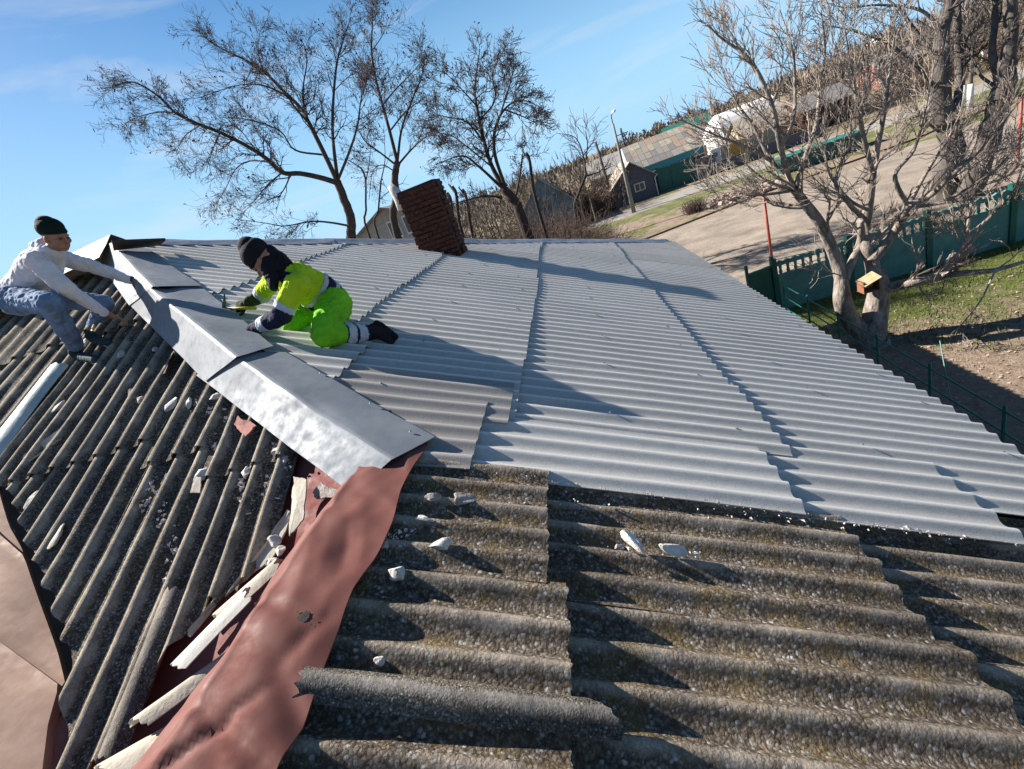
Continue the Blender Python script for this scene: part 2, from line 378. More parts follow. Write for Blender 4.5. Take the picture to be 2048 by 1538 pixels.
def sheetR(y0, y1, x0, x1, mat='slate_new', o0=.0, o1=.013, amp=.0160, yc=YC, clip=True, name='slate_sheet', **kw):
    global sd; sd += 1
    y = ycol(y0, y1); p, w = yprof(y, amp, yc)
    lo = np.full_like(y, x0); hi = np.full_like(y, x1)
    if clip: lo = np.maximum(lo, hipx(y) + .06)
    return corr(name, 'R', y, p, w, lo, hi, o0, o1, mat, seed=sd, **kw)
# courses of new sheets, each a step above the next one down the slope
courses = [  # upper x, lower x, first y, base offset
    (0.72, 2.55, 2.27), (-.85, .90, 2.60), (-2.15, -.65, 2.60), (-3.70, -2.08, 2.4), (-5.7, -3.48, 2.4)]
for ci, (x0, x1, ys) in enumerate(courses):
    y = ys; k = 0
    while y < 13.5:
        ye = min(y + 7.25 * LAM, 13.62)
        jj = random.uniform(-.025, .025); oo = .004 * (k % 2)
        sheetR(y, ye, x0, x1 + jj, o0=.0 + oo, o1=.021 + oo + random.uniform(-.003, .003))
        y += 7 * LAM; k += 1
# the near ends of the courses are staggered
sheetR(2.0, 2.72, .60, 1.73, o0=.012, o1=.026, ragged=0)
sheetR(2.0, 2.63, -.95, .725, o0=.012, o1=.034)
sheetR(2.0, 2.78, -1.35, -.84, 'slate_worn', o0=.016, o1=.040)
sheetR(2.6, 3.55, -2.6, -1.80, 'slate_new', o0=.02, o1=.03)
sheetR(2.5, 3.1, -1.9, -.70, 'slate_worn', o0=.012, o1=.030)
# old lichen-covered sheets in the foreground
oldk = dict(nl=26, phase_jit=.0025, warp=.008, th=.009)
sheetR(-1.5, 2.3, .80, 2.52, 'slate_lichen', o0=-.055, o1=-.03, amp=.021, yc=2.03, clip=False, **oldk)
sheetR(-1.5, .35, -.62, .97, 'slate_lichen', o0=-.03, o1=-.004, amp=.021, yc=2.03, clip=False, **oldk)
sheetR(.30, 1.36, -.62, .96, 'slate_lichen', o0=-.034, o1=.0, amp=.022, yc=2.03, clip=False, ragged=.008, **oldk)
sheetR(1.30, 2.12, -.62, .90, 'slate_lichen', o0=-.035, o1=-.006, amp=.021, yc=2.03, clip=False, ragged=.008, **oldk)
sheetR(-1.5, .30, -1.15, -.40, 'slate_lichen', o0=-.0, o1=.022, amp=.021, yc=2.04, clip=False, **oldk)
sheetR(.28, 1.36, -1.15, -.40, 'slate_lichen', o0=.002, o1=.028, amp=.023, yc=2.04, clip=False, ragged=.006, **oldk)
sheetR(1.34, 2.10, -1.15, -.47, 'slate_lichen', o0=.0, o1=.026, amp=.021, yc=2.04, clip=False, ragged=.006, **oldk)

# slope that faces the camera, waves run up and down it
CR = [-12 + .33 * i for i in range(15)]
CR = [c for c in CR if c < -7.5] + [-7.35, -7.03, -6.70, -6.36, -6.08, -5.76, -5.47, -5.22, -4.98, -4.78, -4.58, -4.375, -4.16, -3.94, -3.72, -3.50,
      -3.285, -3.07, -2.86, -2.665, -2.475, -2.30, -2.13, -1.96, -1.79, -1.62, -1.45, -1.28, -1.11]
CR = np.array(CR); PH = np.arange(len(CR), dtype=float)
LV = [(-4.9, 2.80), (-4.1, 2.19), (-3.02, 1.39), (-2.75, 1.01), (-2.62, .86)]           # left lower edge
RV = [(-2.62, .90), (-2.46, .99), (-2.27, 1.41), (-1.81, 1.68), (-1.43, 1.90), (-1.2, 2.0)]   # right lower edge
def lowY(x):
    a = np.interp(x, [-9, -4.9, -4.1, -3.02, -2.75, -2.62], [6.4, 2.80, 2.19, 1.39, 1.01, .86]); b_ = np.interp(x, [p[0] for p in RV], [p[1] for p in RV])
    return np.where(x < -2.62, a, b_)
def sheetL(x0, x1, yu, yl, mat='slate_moss', o0=0., o1=.022, amp=.028, ragged=0., low=True, **kw):
    global sd; sd += 1
    i0, i1 = np.interp(x0, CR, PH), np.interp(x1, CR, PH)
    ph = np.linspace(i0, i1, max(4, int((i1 - i0) * 12))); x = np.interp(ph, PH, CR)
    c = np.cos(2 * math.pi * ph); p = amp * (c + .22 * np.cos(4 * math.pi * ph)); w = (c + 1) / 2
    lo = np.minimum(np.full_like(x, yu), hipNearY(x) - .05); hi = np.full_like(x, yl)
    if low: hi = np.maximum(hi, lowY(x) + .07 * (x < -2.7) + ragged * (sn(x * 14, x * 3, sd) + .5 * rng.uniform(-1, 1, len(x))))
    return corr('slate_sheet', 'L', x, p, w, lo, hi, o0, o1, mat, seed=sd, nl=14, warp=.008, th=.008, phase_jit=.002, **kw)
for (x0, x1, ylap) in [(-12, -10.4, 4.5), (-10.5, -8.8, 4.5), (-8.9, -7.2, 4.5), (-7.3, -6.0, 4.55), (-6.1, -4.92, 4.5), (-5.0, -4.07, 2.69), (-4.15, -3.18, 2.68),
                       (-3.22, -2.58, 2.46), (-2.62, -1.88, 2.22), (-1.93, -1.15, 1.2)]:
    rg = .045 if x0 > -2.7 else (.012 if x0 > -5.1 else 0)
    sheetL(x0, x1, ylap + .2, -1, o0=0, o1=.02, ragged=rg)
    if ylap > 2: sheetL(x0 + .02, x1 - .01, ylap + 1.75, ylap, o0=.008, o1=.036, low=False)
    if ylap < 4: sheetL(x0 + .01, x1 - .02, ylap + 3.4, ylap + 1.6, o0=.02, o1=.044, low=False)
    else: sheetL(x0 + .01, x1 - .02, ylap + 2.6, ylap + 1.6, o0=.02, o1=.044, low=False)

# boards under the sheets
def quad(name, pts, mat, th=.02, root=house, kind=None, **kw):
    pts = np.array(pts, float); n = np.cross(pts[1] - pts[0], pts[-1] - pts[0]); n /= np.linalg.norm(n)
    if n[2] < 0: n = -n
    k = len(pts); V = np.concatenate([pts, pts - n * th])
    Fc = [tuple(range(k)), tuple(range(2 * k - 1, k - 1, -1))] + [(i, (i + 1) % k, (i + 1) % k + k, i + k) for i in range(k)]
    o = part(name, V, Fc, mat, root, **kw) if root is not None else build(name, V, Fc, mat, **kw)
    return o
def pR(x, y, o=0): return np.array([x, y, zR(x)]) + nR * o
def pL(x, y, o=0): return np.array([x, y, zL(x, y)]) + nL * o
quad('roof_boards', [pR(2.45, -1.6, -.09), pR(2.45, 13.5, -.09), pR(APX, APY, -.09), pR(XJ, YJ, -.09), pR(XJ, -1.6, -.09)], 'deck')
quad('roof_boards', [pL(-12, APY, -.08), pL(-12, 2.0, -.08), pL(-4.9, 2.6, -.12), pL(-2.62, .8, -.12), pL(XJ, YJ, -.08), pL(APX, APY, -.08)], 'deck')
ridge_z = zR(APX)
quad('roof_boards', [(APX, APY, ridge_z), (FARX, FARY, zR(FARX)), (-12, FARY, zR(FARX)), (-12, APY, ridge_z)], 'slate_new', .03)
# valley flashing in dark red under the broken sheets, and the wing's slope beyond the ridge
VJ = np.array([XJ, YJ, ZJ]); VB = np.array([-2.62, .86, zL(0, .86)])
quad('valley_flashing', [pL(-2.0, 2.45, -.045), pL(-1.1, 2.15, -.045), pL(-1.15, 1.85, -.06), pL(-2.62, .70, -.07), pL(-3.0, 1.15, -.06)], 'paint_maroon', .004)
zW = lambda x: -H - 2 * T * XJ + T * x - .22
wing = [(XJ, -1.5, zW(XJ) ), (XJ, 2.0, zW(XJ)), (-2.62, .82, zW(-2.62) - .04), (-2.75, -.2, zW(-2.75)), (-2.75, -1.5, zW(-2.75))]
quad('wing_slope', wing, 'paint_maroon', .01)
# salmon painted flat sheets on the left slope
bS = (.85 - T * 2.14) / 1.78; aS = -.74 + T * -4.89 - bS * 2.79 
def zS(x, y): return aS - T * x + bS * y
e1 = np.array([-4.9, 2.8]); e2 = np.array([-2.70, .97])
def hitS(u, v): return hit(u, v, (T, -bS, 1), aS)
seam1a, seam1b = hitS(66, 1130), hitS(0, 1172); seam2a, seam2b = hitS(112, 1415), hitS(0, 1500)
def ext(a, b, k): return b + (b - a) * k
def pS(p, o=0): return np.array([p[0], p[1], zS(p[0], p[1]) + o])
s1o, s2o = ext(seam1a, seam1b, 3.5), ext(seam2a, seam2b, 3.5)
b1, b2 = seam1a + (seam1a - seam1b) * .8, seam2a + (seam2a - seam2b) * .5
def wavy(name, A, B, C_, D, o, n=16, m_=16, seed=1, amp=.006, mat='paint_salmon'):
    V = []; 
    for i in range(n + 1):
        for j in range(m_ + 1):
            a, b_ = i / n, j / m_
            p = (1 - a) * ((1 - b_) * A + b_ * B) + a * ((1 - b_) * D + b_ * C_)
            z = o + amp * float(sn(p[0] * 2.5, p[1] * 2.5, seed)) - .004 * a
            V.append((p[0], p[1], p[2] + z))
    Fc = [(i * (m_ + 1) + j, (i + 1) * (m_ + 1) + j, (i + 1) * (m_ + 1) + j + 1, i * (m_ + 1) + j + 1) for i in range(n) for j in range(m_)]
    return part(name, V, Fc, mat, house, smooth=True)
EP = [(-60, 800), (0, 967), (27, 1061), (50, 1101), (60, 1125), (94, 1222), (127, 1316), (144, 1376), (117, 1470), (107, 1537), (95, 1640)]
EP = np.array(EP, float)
def sal(name, t0, t1, o, seed, mat='paint_salmon'):
    """one flat sheet between two seams; its right edge follows the valley"""
    tt = np.linspace(t0, t1, 18); V = []; m_ = 22
    for i, t_ in enumerate(tt):
        u, v = np.interp(t_, np.arange(len(EP)), EP[:, 0]), np.interp(t_, np.arange(len(EP)), EP[:, 1])
        p = hitS(u, v); q2 = p + np.array([-2.6, .62 * 2.6 - .9 * (t_ / 10), 0]); q2 = pS(q2[:2])
        for j in range(m_ + 1):
            a = j / m_; c = p * (1 - a) + q2 * a; z = o + .016 * float(sn(c[0] * 2.2, c[1] * 2.2, seed)) + .006 * float(sn(c[0] * 7, c[1] * 5, seed + 1)) * min(1, a * 6) + (.012 if i in (0, 17) else 0)
            V.append((c[0], c[1], c[2] + z))
    w = m_ + 1; Fc = [(i * w + j, (i + 1) * w + j, (i + 1) * w + j + 1, i * w + j + 1) for i in range(17) for j in range(m_)]
    n0 = len(V); V += [(a, b_, c - .05) for a, b_, c in [V[i * w] for i in range(18)]]
    E_ = [(i * w, (i + 1) * w, n0 + i + 1, n0 + i) for i in range(17)]; V += [V[i * w] for i in range(18)]; k0 = n0 + 18
    E_ = [(k0 + i, k0 + i + 1, n0 + i + 1, n0 + i) for i in range(17)]
    return part(name, V, Fc + E_, mat, house, smooth=True)
sal('valley_sheet', 0, 4.0, .05, 3); sal('valley_sheet', 3.95, 7.2, .058, 4); sal('valley_sheet', 7.15, 10, .066, 6)
# nails with washers along the laps
nm = None
def nail(p, nrm, r0=.011):
    global nm
    if nm is None:
        bm = bmesh.new(); bmesh.ops.create_cone(bm, cap_ends=True, segments=8, radius1=1, radius2=.45, depth=.5); nm = bpy.data.meshes.new('nail'); bm.to_mesh(nm); bm.free(); nm.materials.append(MATS['nail_steel'])
    o = bpy.data.objects.new('nail', nm); COL.objects.link(o); o.parent = house
    o.matrix_local = Matrix.Translation(Vector([float(a) for a in p]) - house.location) @ Vector(nrm).to_track_quat('Z', 'Y').to_matrix().to_4x4() @ Matrix.Diagonal((r0, r0, r0, 1))
simple('nail_steel', (.20, .20, .20), .6, metal=.4)
rn = np.random.default_rng(77)
for xx in (2.35, 1.45, .70, -.05, -.85, -1.5, -2.3, -3.0):
    k = 0
    for i in range(0, 78, 5):
        y = YC + .15 * (i + int(rn.integers(0, 2)))
        if y > 13.2 or y < 2.4 or xx < hipx(np.array([y]))[0] + .5: continue
        nail(pR(xx + rn.uniform(-.05, .05), y, .045 if xx > .9 else .04), nR)
for (u, v) in [(645, 886), (668, 852), (443, 672), (505, 855), (560, 905), (430, 745), (640, 745), (740, 805), (820, 862)]:
    a = onL(u, v, .085) if u < 700 and v > 700 and (v - 600) > .78 * (u - 400) + 40 else onR(u, v, .085)
    nail(a, (0, 0, 1), .009)
# walls under the eaves
def wall(a, b_, z1, mat='plaster', th=.3):
    a = np.array(a); b_ = np.array(b_); c = (a + b_) / 2; L0 = np.linalg.norm(b_ - a)
    V, Fc = box((c[0], c[1], (G + z1) / 2), (L0, th, z1 - G), math.atan2(b_[1] - a[1], b_[0] - a[0])); part('wall', V, Fc, mat, house)
wall((1.95, -1.3), (1.95, 13.2), -2.75); wall((1.8, 13.05), (-11.7, 13.05), -2.8); wall((-11.7, 3.0), (-11.7, 12.9), -1.5); wall((1.8, -1.2), (-2.5, -1.2), -2.4)
# fascia under the eave, gutterless
V, Fc = box((2.42, 7.9, zR(2.42) - .16), (.03, 11.4, .14)); part('fascia', V, Fc, 'wood_dark', house)

# galvanised caps along the hip: (crest low, crest high, left low, left high, right low, right high)
def cap(name, cl, ch, ll, lh, rl, rh, mat='galvanised', th=.0015, n=10, m_=5, dents=.006, seed=0, curl=0, label=None):
    cl, ch, ll, lh, rl, rh = [np.array(q, float) for q in (cl, ch, ll, lh, rl, rh)]
    V = []; r = np.random.default_rng(seed); n, m_ = n * 3, m_ * 2; CR_ = [(r.uniform(0, 1), r.choice([0, 0, r.uniform(-1, 1)]), r.uniform(.15, .35), r.uniform(.006, .018)) for _ in range(5)]
    for i in range(n + 1):
        a = i / n; c = cl + (ch - cl) * a; l = ll + (lh - ll) * a; r_ = rl + (rh - rl) * a
        for j in list(range(m_ + 1)) + list(range(m_, 2 * m_ + 1)):
            s = (j - m_) / m_
            p = c + (l - c) * (-s) if s < 0 else c + (r_ - c) * s
            e = dents * float(sn(p[0] * 4, p[1] * 4, seed)) * min(1, abs(s) * 2) + curl * (abs(s) ** 3) * (1 + .6 * math.sin(a * 9 + seed))
            for (ca, cs, cw, chh) in CR_: e -= chh * max(0, 1 - math.hypot((a - ca) * 2.2, s - cs) / cw)
            p = p + np.array([0, 0, e + .006 * math.sin(a * 7 + seed) ])
            V.append(p)
    w = 2 * m_ + 2
    V = np.array(V); V2 = V - np.array([0, 0, .003]); off = len(V)
    Fc = [(i * w + j, i * w + j + 1, (i + 1) * w + j + 1, (i + 1) * w + j) for i in range(n) for j in range(w - 1)]
    Fb = [tuple(x + off for x in f[::-1]) for f in Fc]
    E_ = [(j, j + off, j + 1 + off, j + 1) for j in range(w - 1)] + [(n * w + j + 1, n * w + j + 1 + off, n * w + j + off, n * w + j) for j in range(w - 1)]
    for i in range(n):
        for j in (0, w - 1): E_.append((i * w + j, (i + 1) * w + j, (i + 1) * w + j + off, i * w + j + off))
    V_ = np.concatenate([V, V2]); nv = len(V_); E_ = [tuple(i + nv for i in f) for f in E_]
    o = part(name, np.concatenate([V_, V_]), Fc + Fb + E_, mat, house)
    sm = [j not in (m_ - 1, m_) for i in range(n) for j in range(w - 1)]
    for f in list(o.data.polygons)[:len(Fc) + len(Fb)]: f.use_smooth = True
    if label: o['label'] = label
    return o
def C(u, v, o=.075): return onR(u, v, o)
cap('hip_cap', C(783, 921, .066), C(455, 702, .062), onL(703, 988, .085), onL(392, 750, .075), onR(871, 875, .066), onR(572, 706, .060), seed=2, dents=.008, label='longest galvanised cap sheet, creased and dented')
cap('hip_cap', C(472, 712, .098), C(300, 575, .08), onL(411, 762, .10), onL(250, 600, .085), onR(546, 690, .095), onR(400, 570, .055), seed=5, dents=.010)
cap('hip_cap', C(306, 574, .105), C(222, 486, .09), onL(259, 612, .085), onL(186, 508, .08), onR(404, 572, .06), onR(288, 494, .05), seed=8, dents=.005)
cap('ridge_cap', (-5.55, 5.85, ridge_z + .10), (-9.5, 5.9, ridge_z + .07), (-5.45, 5.4, ridge_z - .16), (-9.5, 5.4, ridge_z - .18), (-5.6, 6.3, ridge_z - .1), (-9.5, 6.3, ridge_z - .1), seed=9)
# blue-grey caps down the far hip
hv = np.array([FARX - APX, FARY - APY, zR(FARX) - zR(APX)])
A0 = np.array([APX, APY, zR(APX)])
ts = [0.02, .24, .47, .70, .985]
for i in range(4):
    a, b_ = A0 + hv * (ts[i] - .012), A0 + hv * ts[i + 1]
    wd_ = .23
    def side(p, s_, o):  # s_>0 towards the camera slope
        if s_ > 0:
            q = p + np.array([.10, -wd_, 0]); return np.array([q[0], q[1], zR(q[0]) + o])
        return p + np.array([-.05, .2, -.09])
    u_ = np.array([0, 0, .07 + .006 * i % .01])
    cap('hip_cap', a + u_, b_ + u_, side(a, -1, 0), side(b_, -1, 0), side(a, 1, .035), side(b_, 1, .035), mat='cap_grey', seed=20 + i, dents=.012)
# old board left on the apex
quad('ridge_board', [onR(222, 480, .25), onR(330, 476, .25), onR(318, 487, .12), onR(226, 497, .12)], 'wood_dark', .03)
# red painted ridge sheet over the wing's ridge
LR = [(690, 985), (600, 1110), (480, 1250), (400, 1400), (270, 1538), (120, 1700)]
ys_ = [2.28, 2.0, 1.6, 1.25, .95, .6, .3, -.2]
def redsheet():
    V = []; n = 150; m_ = 56; rc = np.random.default_rng(8); CL = [(rc.uniform(-.5, 2.1), rc.uniform(0, 1), rc.uniform(0, 3.1), rc.uniform(.03, .08), rc.uniform(.008, .022), rc.uniform(.12, .35)) for _ in range(26)]
    lp = np.array([atX(u, v, -1.74) for u, v in LR]); 
    yl = lp[:, 1]; zl = lp[:, 2]
    o_ = np.argsort(yl); yl, zl = yl[o_], zl[o_]
    for i in range(n + 1):
        a = i / n; y = 2.22 - 2.75 * a
        zc = -.985 + .045
        le = np.array([-1.76 + .03 * math.sin(y * 7), y - .10 + .1 * a, float(np.interp(y, yl, zl))]); 
        ce = np.array([-1.36, y, zc - .03 * (1 - min(1, a * 4))]); ri = pR(-1.085 + .012 * math.sin(y * 9 + 1), y, .058)
        for j in range(m_ + 1):
            s = j / m_
            p = le + (ce - le) * (s / .55) if s < .55 else ce + (ri - ce) * ((s - .55) / .45)
            d = .013 * float(sn(y * 3.6, s * 3.2, 31)) + .0012 * float(sn(y * 12, s * 13, 32)) - .012 * abs(float(sn(y * 3, s * 4, 77))) - .02 * math.exp(-((s - .55) / .12) ** 2)
            for (cy_, cs_, ca_, cw_, chh, cl_) in CL:
                dx, dy = (s - cs_) * .7, y - cy_; al = dx * math.cos(ca_) + dy * math.sin(ca_); pe = -dx * math.sin(ca_) + dy * math.cos(ca_)
                d -= chh * max(0, 1 - abs(pe) / cw_) * max(0, 1 - (al / cl_) ** 2)
            V.append((p[0], p[1], p[2] + d))
    w = m_ + 1
    Fc = [(i * w + j, (i + 1) * w + j, (i + 1) * w + j + 1, i * w + j + 1) for i in range(n) for j in range(m_)]
    V = np.array(V); off = len(V); V = np.concatenate([V, V - np.array([0, 0, .004])])
    Fb = [tuple(x + off for x in f[::-1]) for f in Fc]
    E_ = [(i * w, i * w + off, (i + 1) * w + off, (i + 1) * w) for i in range(n)] + [(i * w + m_, (i + 1) * w + m_, (i + 1) * w + m_ + off, i * w + m_ + off) for i in range(n)]
    nv = len(V); E_ = [tuple(i + nv for i in f) for f in E_]; V = np.concatenate([V, V])
    o = part('ridge_cap', V, Fc + Fb + E_, 'paint_red', house, smooth=True); o['label'] = 'dented red painted sheet folded over the near ridge'; return o
red_o = redsheet()
def on_red(u, v):
    d_ = ray(u, v); ok, loc_, n_, _i = red_o.ray_cast(Vector([0, 0, 0]) - house.location, Vector([float(a) for a in d_])); return (np.array(loc_ + house.location), np.array(n_)) if ok else (None, None)
bpy.context.view_layer.update()
for (u, v, rr_, sd_) in [(608, 1236, .026, 1), (628, 1240, .004, 2), (622, 1250, .004, 3), (596, 1225, .005, 4)]:
    p_, n_ = on_red(u, v)
    if p_ is not None:
        if n_[2] < 0: n_ = -n_
        rs_ = np.random.default_rng(sd_); q_ = Vector(n_).to_track_quat('Z', 'Y').to_matrix(); k_ = 22
        Vs = [np.array(q_ @ Vector((math.cos(t) * rr_ * f, math.sin(t) * rr_ * .8 * f, .004))) + p_ for t, f in zip(np.linspace(0, 6.28, k_, False), rs_.uniform(.65, 1.15, k_))]
        part('tar_spot', Vs, [tuple(range(k_))], 'pipe_brown' if False else 'wood_dark', house)

# ================================================================ CHIMNEY
cb = onR(925, 513)
CW, CD, CZ = .66, .60, 1.34
ch = empty('chimney', (cb[0] - CW / 2, cb[1] + CD / 2, cb[2]), 'tall dark brick chimney with a rough top standing through the far end of the roof', 'chimney')
cx, cy = ch.location.x, ch.location.y; zb = cb[2] - .35; ztop = cb[2] + 1.29
BH = .075; rows = int((ztop - zb) / BH)
V, Fc = box((cx, cy, (zb + ztop - .03) / 2), (CW - .03, CD - .03, ztop - zb - .03)); part('mortar_core', V, Fc, 'mortar_joint', ch)
bme = None; lnb = 0
def brick(c, s, rz):
    V, Fc = box(c, s, rz); V = V + rng.uniform(-.010, .010, V.shape); part('brick', V, Fc, 'brick_red', ch)
for r_ in range(rows):
    z = zb + (r_ + .5) * BH; odd = r_ % 2
    for sgn in (-1, 1):                                     # faces across y
        n = 2
        edges = [-CW / 2, 0, CW / 2] if odd else [-CW / 2, -CW / 4 + .02, CW / 4 - .02, CW / 2]
        for a, b_ in zip(edges[:-1], edges[1:]):
            j = random.uniform(-.016, .026); brick((cx + (a + b_) / 2, cy + sgn * (CD / 2 - .05 + j), z), (b_ - a - .012, .12, BH - .018), random.uniform(-.02, .02))
    for sgn in (-1, 1):
        edges = [-CD / 2 + .11, CD / 2 - .11] if odd else [-CD / 2 + .11, 0, CD / 2 - .11]
        for a, b_ in zip(edges[:-1], edges[1:]):
            j = random.uniform(-.016, .026); brick((cx + sgn * (CW / 2 - .05 + j), cy + (a + b_) / 2, z), (.12, b_ - a - .012, BH - .018), random.uniform(-.02, .02))
# pale curved sheet piece wedged behind the chimney top
pv, pf = tube([(cx - CW / 2 - .12, cy + .15, ztop - .28), (cx - CW / 2 - .10, cy + .15, ztop - .12), (cx - CW / 2 - .12, cy + .15, ztop + .02), (cx - CW / 2 - .17, cy + .15, ztop + .14)], [.09, .10, .09, .055], 12)
tag(build('vent_pipe', pv, pf, 'mortar', smooth=True), 'short whitish pipe end beside the top of the brick chimney', 'pipe')

# ================================================================ LOOSE PIECES ON THE ROOF
def lump(name, p, s, mat, seed, nrm, label, cat, group=None, flat=.6, rz=0, rough=.28):
    bm = bmesh.new(); bmesh.ops.create_icosphere(bm, subdivisions=3, radius=1.0); r = np.random.default_rng(seed); ph = r.uniform(0, 6, 9)
    nrm = Vector(nrm); q = nrm.to_track_quat('Z', 'Y').to_matrix().to_4x4()
    off = [(r.normal(size=3)) for _ in range(9)]
    for v in bm.verts:
        c = np.array(v.co); k = 1
        for i, o_ in enumerate(off):
            o_ = o_ / np.linalg.norm(o_); dd = np.dot(c, o_)
            if dd > .38 + .05 * i: c = c - o_ * (dd - (.38 + .05 * i)) * .97      # chipped facets
        c = c * (1 + rough * .35 * math.sin(c[0] * 5 + ph[0]) * math.sin(c[1] * 6 + ph[1]))
        v.co = Vector((c[0] * s[0], c[1] * s[1], c[2] * s[2] * flat))
    me = bpy.data.meshes.new(name); bm.to_mesh(me); bm.free(); me.materials.append(MATS[mat])
    o = bpy.data.objects.new(name, me); COL.objects.link(o)
    o.matrix_world = Matrix.Translation(Vector([float(a) for a in p])) @ q @ Matrix.Rotation(rz, 4, 'Z')
    return tag(o, label, cat, group)
Ro = lambda u, v, o=.03: onR(u, v, o)
Lo = lambda u, v, o=.03: onL(u, v, o)
P_ = [  # u, v, plane, sizes (m), material, label
    (882, 1093, 'R', (.040, .030, .035), 'mortar', 'whitish mortar lump as big as a fist on the old slate left of centre'),
    (795, 1143, 'R', (.042, .026, .030), 'mortar', 'pair-shaped white mortar lump beside the red ridge sheet'),
    (757, 1322, 'R', (.016, .016, .016), 'mortar', 'small squarish white lump with an orange stain near the fallen half pipe of slate'),
    (925, 1000, 'R', (.05, .03, .03), 'mortar_dirty', 'wide grey-white lump under the lower edge of the new sheets'),
    (848, 1038, 'R', (.035, .018, .018), 'mortar', 'narrow white lump next to the top end of the red ridge sheet'),
    (868, 996, 'R', (.035, .02, .02), 'mortar_dirty', 'flat greyish lump between the red sheet and the new sheets'),
    (1267, 1084, 'R', (.065, .026, .028), 'mortar', 'long white mortar piece lying diagonally below the new sheets'),
    (1343, 1100, 'R', (.055, .026, .024), 'mortar', 'broad white mortar piece right of the long diagonal one'),
    (1236, 1094, 'R', (.022, .012, .010), 'mortar_dirty', 'tiny brownish chip left of the long diagonal mortar piece'),
    (1392, 1108, 'R', (.013, .011, .010), 'mortar', 'tiny white chip right of the broad mortar piece'),
    (770, 1085, 'R', (.02, .02, .02), 'mortar_dirty', 'small crumbly chip touching the edge of the red sheet'),
    (405, 948, 'L', (.055, .05, .03), 'shell_white', 'white rounded chunk lying above a dark hole in the old slates'),
    (394, 965, 'L', (.04, .055, .03), 'shell_white', 'white chunk just below the rounded one on the old slates'),
    (493, 945, 'L', (.035, .075, .025), 'shell_white', 'upright bluish white shard between two slate waves'),
    (379, 808, 'L', (.03, .07, .03), 'shell_white', 'slim white shard near the bend of the metal caps'),
    (342, 808, 'L', (.055, .07, .03), 'mortar', 'whitish triangular chunk left of the slim shard'),
    (118, 815, 'L', (.04, .13, .03), 'shell_white', 'long pale sliver in a wave right of the greenish cap piece'),
    (62, 1003, 'L', (.045, .10, .03), 'shell_white', 'pointed white shard near the salmon sheet'),
    (110, 1078, 'L', (.06, .10, .02), 'break_pale', 'greenish pale flat shard lying across two waves near the salmon sheet'),
    (280, 800, 'L', (.035, .035, .03), 'mortar', 'round white lump in the middle of the old slope'),
    (262, 785, 'L', (.03, .05, .03), 'mortar_dirty', 'grey crumb pile left of the round white lump'),
    (545, 1085, 'L', (.045, .04, .04), 'shell_white', 'white chunk with a flat top beside the torn slates'),
    (563, 1100, 'L', (.035, .03, .03), 'shell_white', 'white chunk touching the red ridge sheet'),
    (548, 1128, 'L', (.035, .05, .03), 'shell_white', 'crumbly white piece below the flat-topped chunk'),
    (240, 710, 'L', (.04, .06, .04), 'mortar', 'bluish lump in the shade in front of the squatting man'),
    (310, 700, 'L', (.03, .03, .03), 'mortar', 'small round white pebble in the shade below the metal caps'),
    (168, 687, 'L', (.05, .09, .04), 'shell_white', 'pale block in the shade beside the squatting man\'s shoe'),
    (160, 682, 'L', (.04, .05, .05), 'mortar', 'grey-green lump beside the squatting man\'s shoe'),
    (556, 902, 'L', (.05, .04, .035), 'mortar', 'largest mortar lump under the left edge of the longest metal cap'),
    (570, 915, 'L', (.03, .04, .03), 'mortar', 'mortar lump wedged right under the longest metal cap'),
    (430, 795, 'L', (.05, .035, .03), 'mortar', 'yellowish lump under the upper left corner of the longest cap'),
]
for i, (u, v, pl, s, mt, lab) in enumerate(P_):
    p = Ro(u, v, .03) if pl == 'R' else Lo(u, v, .025)
    if pl == 'R': s = tuple(1.35 * a for a in s)
    lump('mortar_lump' if 'mort' in mt else 'slate_chip', p, s, mt, 100 + i, nR if pl == 'R' else nL, lab, 'rubble', 'loose pieces of old mortar and slate on the roof', .8, random.uniform(-.5, .5) if pl == 'L' else 1.57 + (-.75 if u == 1267 else random.uniform(-.3, .3)))
# crumbs nobody could count
mb = MB(); r = np.random.default_rng(5)
def crumb(p, s, n_):
    q = Vector(n_).to_track_quat('Z', 'Y').to_matrix(); V = np.array([(1, 0, 0), (-.6, .8, 0), (-.5, -.8, 0), (0, 0, .8), (.1, 0, -.5)]) * s * r.uniform(.6, 1.4, (5, 3)); 
    a = r.uniform(0, 6.28); V = V @ np.array([[math.cos(a), math.sin(a), 0], [-math.sin(a), math.cos(a), 0], [0, 0, 1]])
    V = np.array([np.array(q @ Vector(x)) for x in V]) + p
    mb.add(V, [(0, 1, 3), (1, 2, 3), (2, 0, 3), (1, 0, 4), (2, 1, 4), (0, 2, 4)])
for (u0, v0, u1, v1, n_) in [(300, 960, 330, 1060, 40), (340, 1040, 345, 1150, 30), (545, 880, 570, 930, 60), (480, 960, 500, 1030, 45), (530, 960, 545, 1010, 40), (360, 1090, 330, 1200, 50), (520, 1100, 560, 1160, 50), (380, 800, 480, 850, 50), (90, 830, 110, 880, 30), (420, 880, 430, 900, 15), (270, 1000, 330, 1010, 20)]:
    for _ in range(n_):
        a = r.uniform(); u = u0 + (u1 - u0) * a + r.normal() * 6; v = v0 + (v1 - v0) * a + r.normal() * 8
        crumb(onL(u, v, .004 + r.uniform(0, .01)), abs(r.normal()) * .009 + .005, nL)
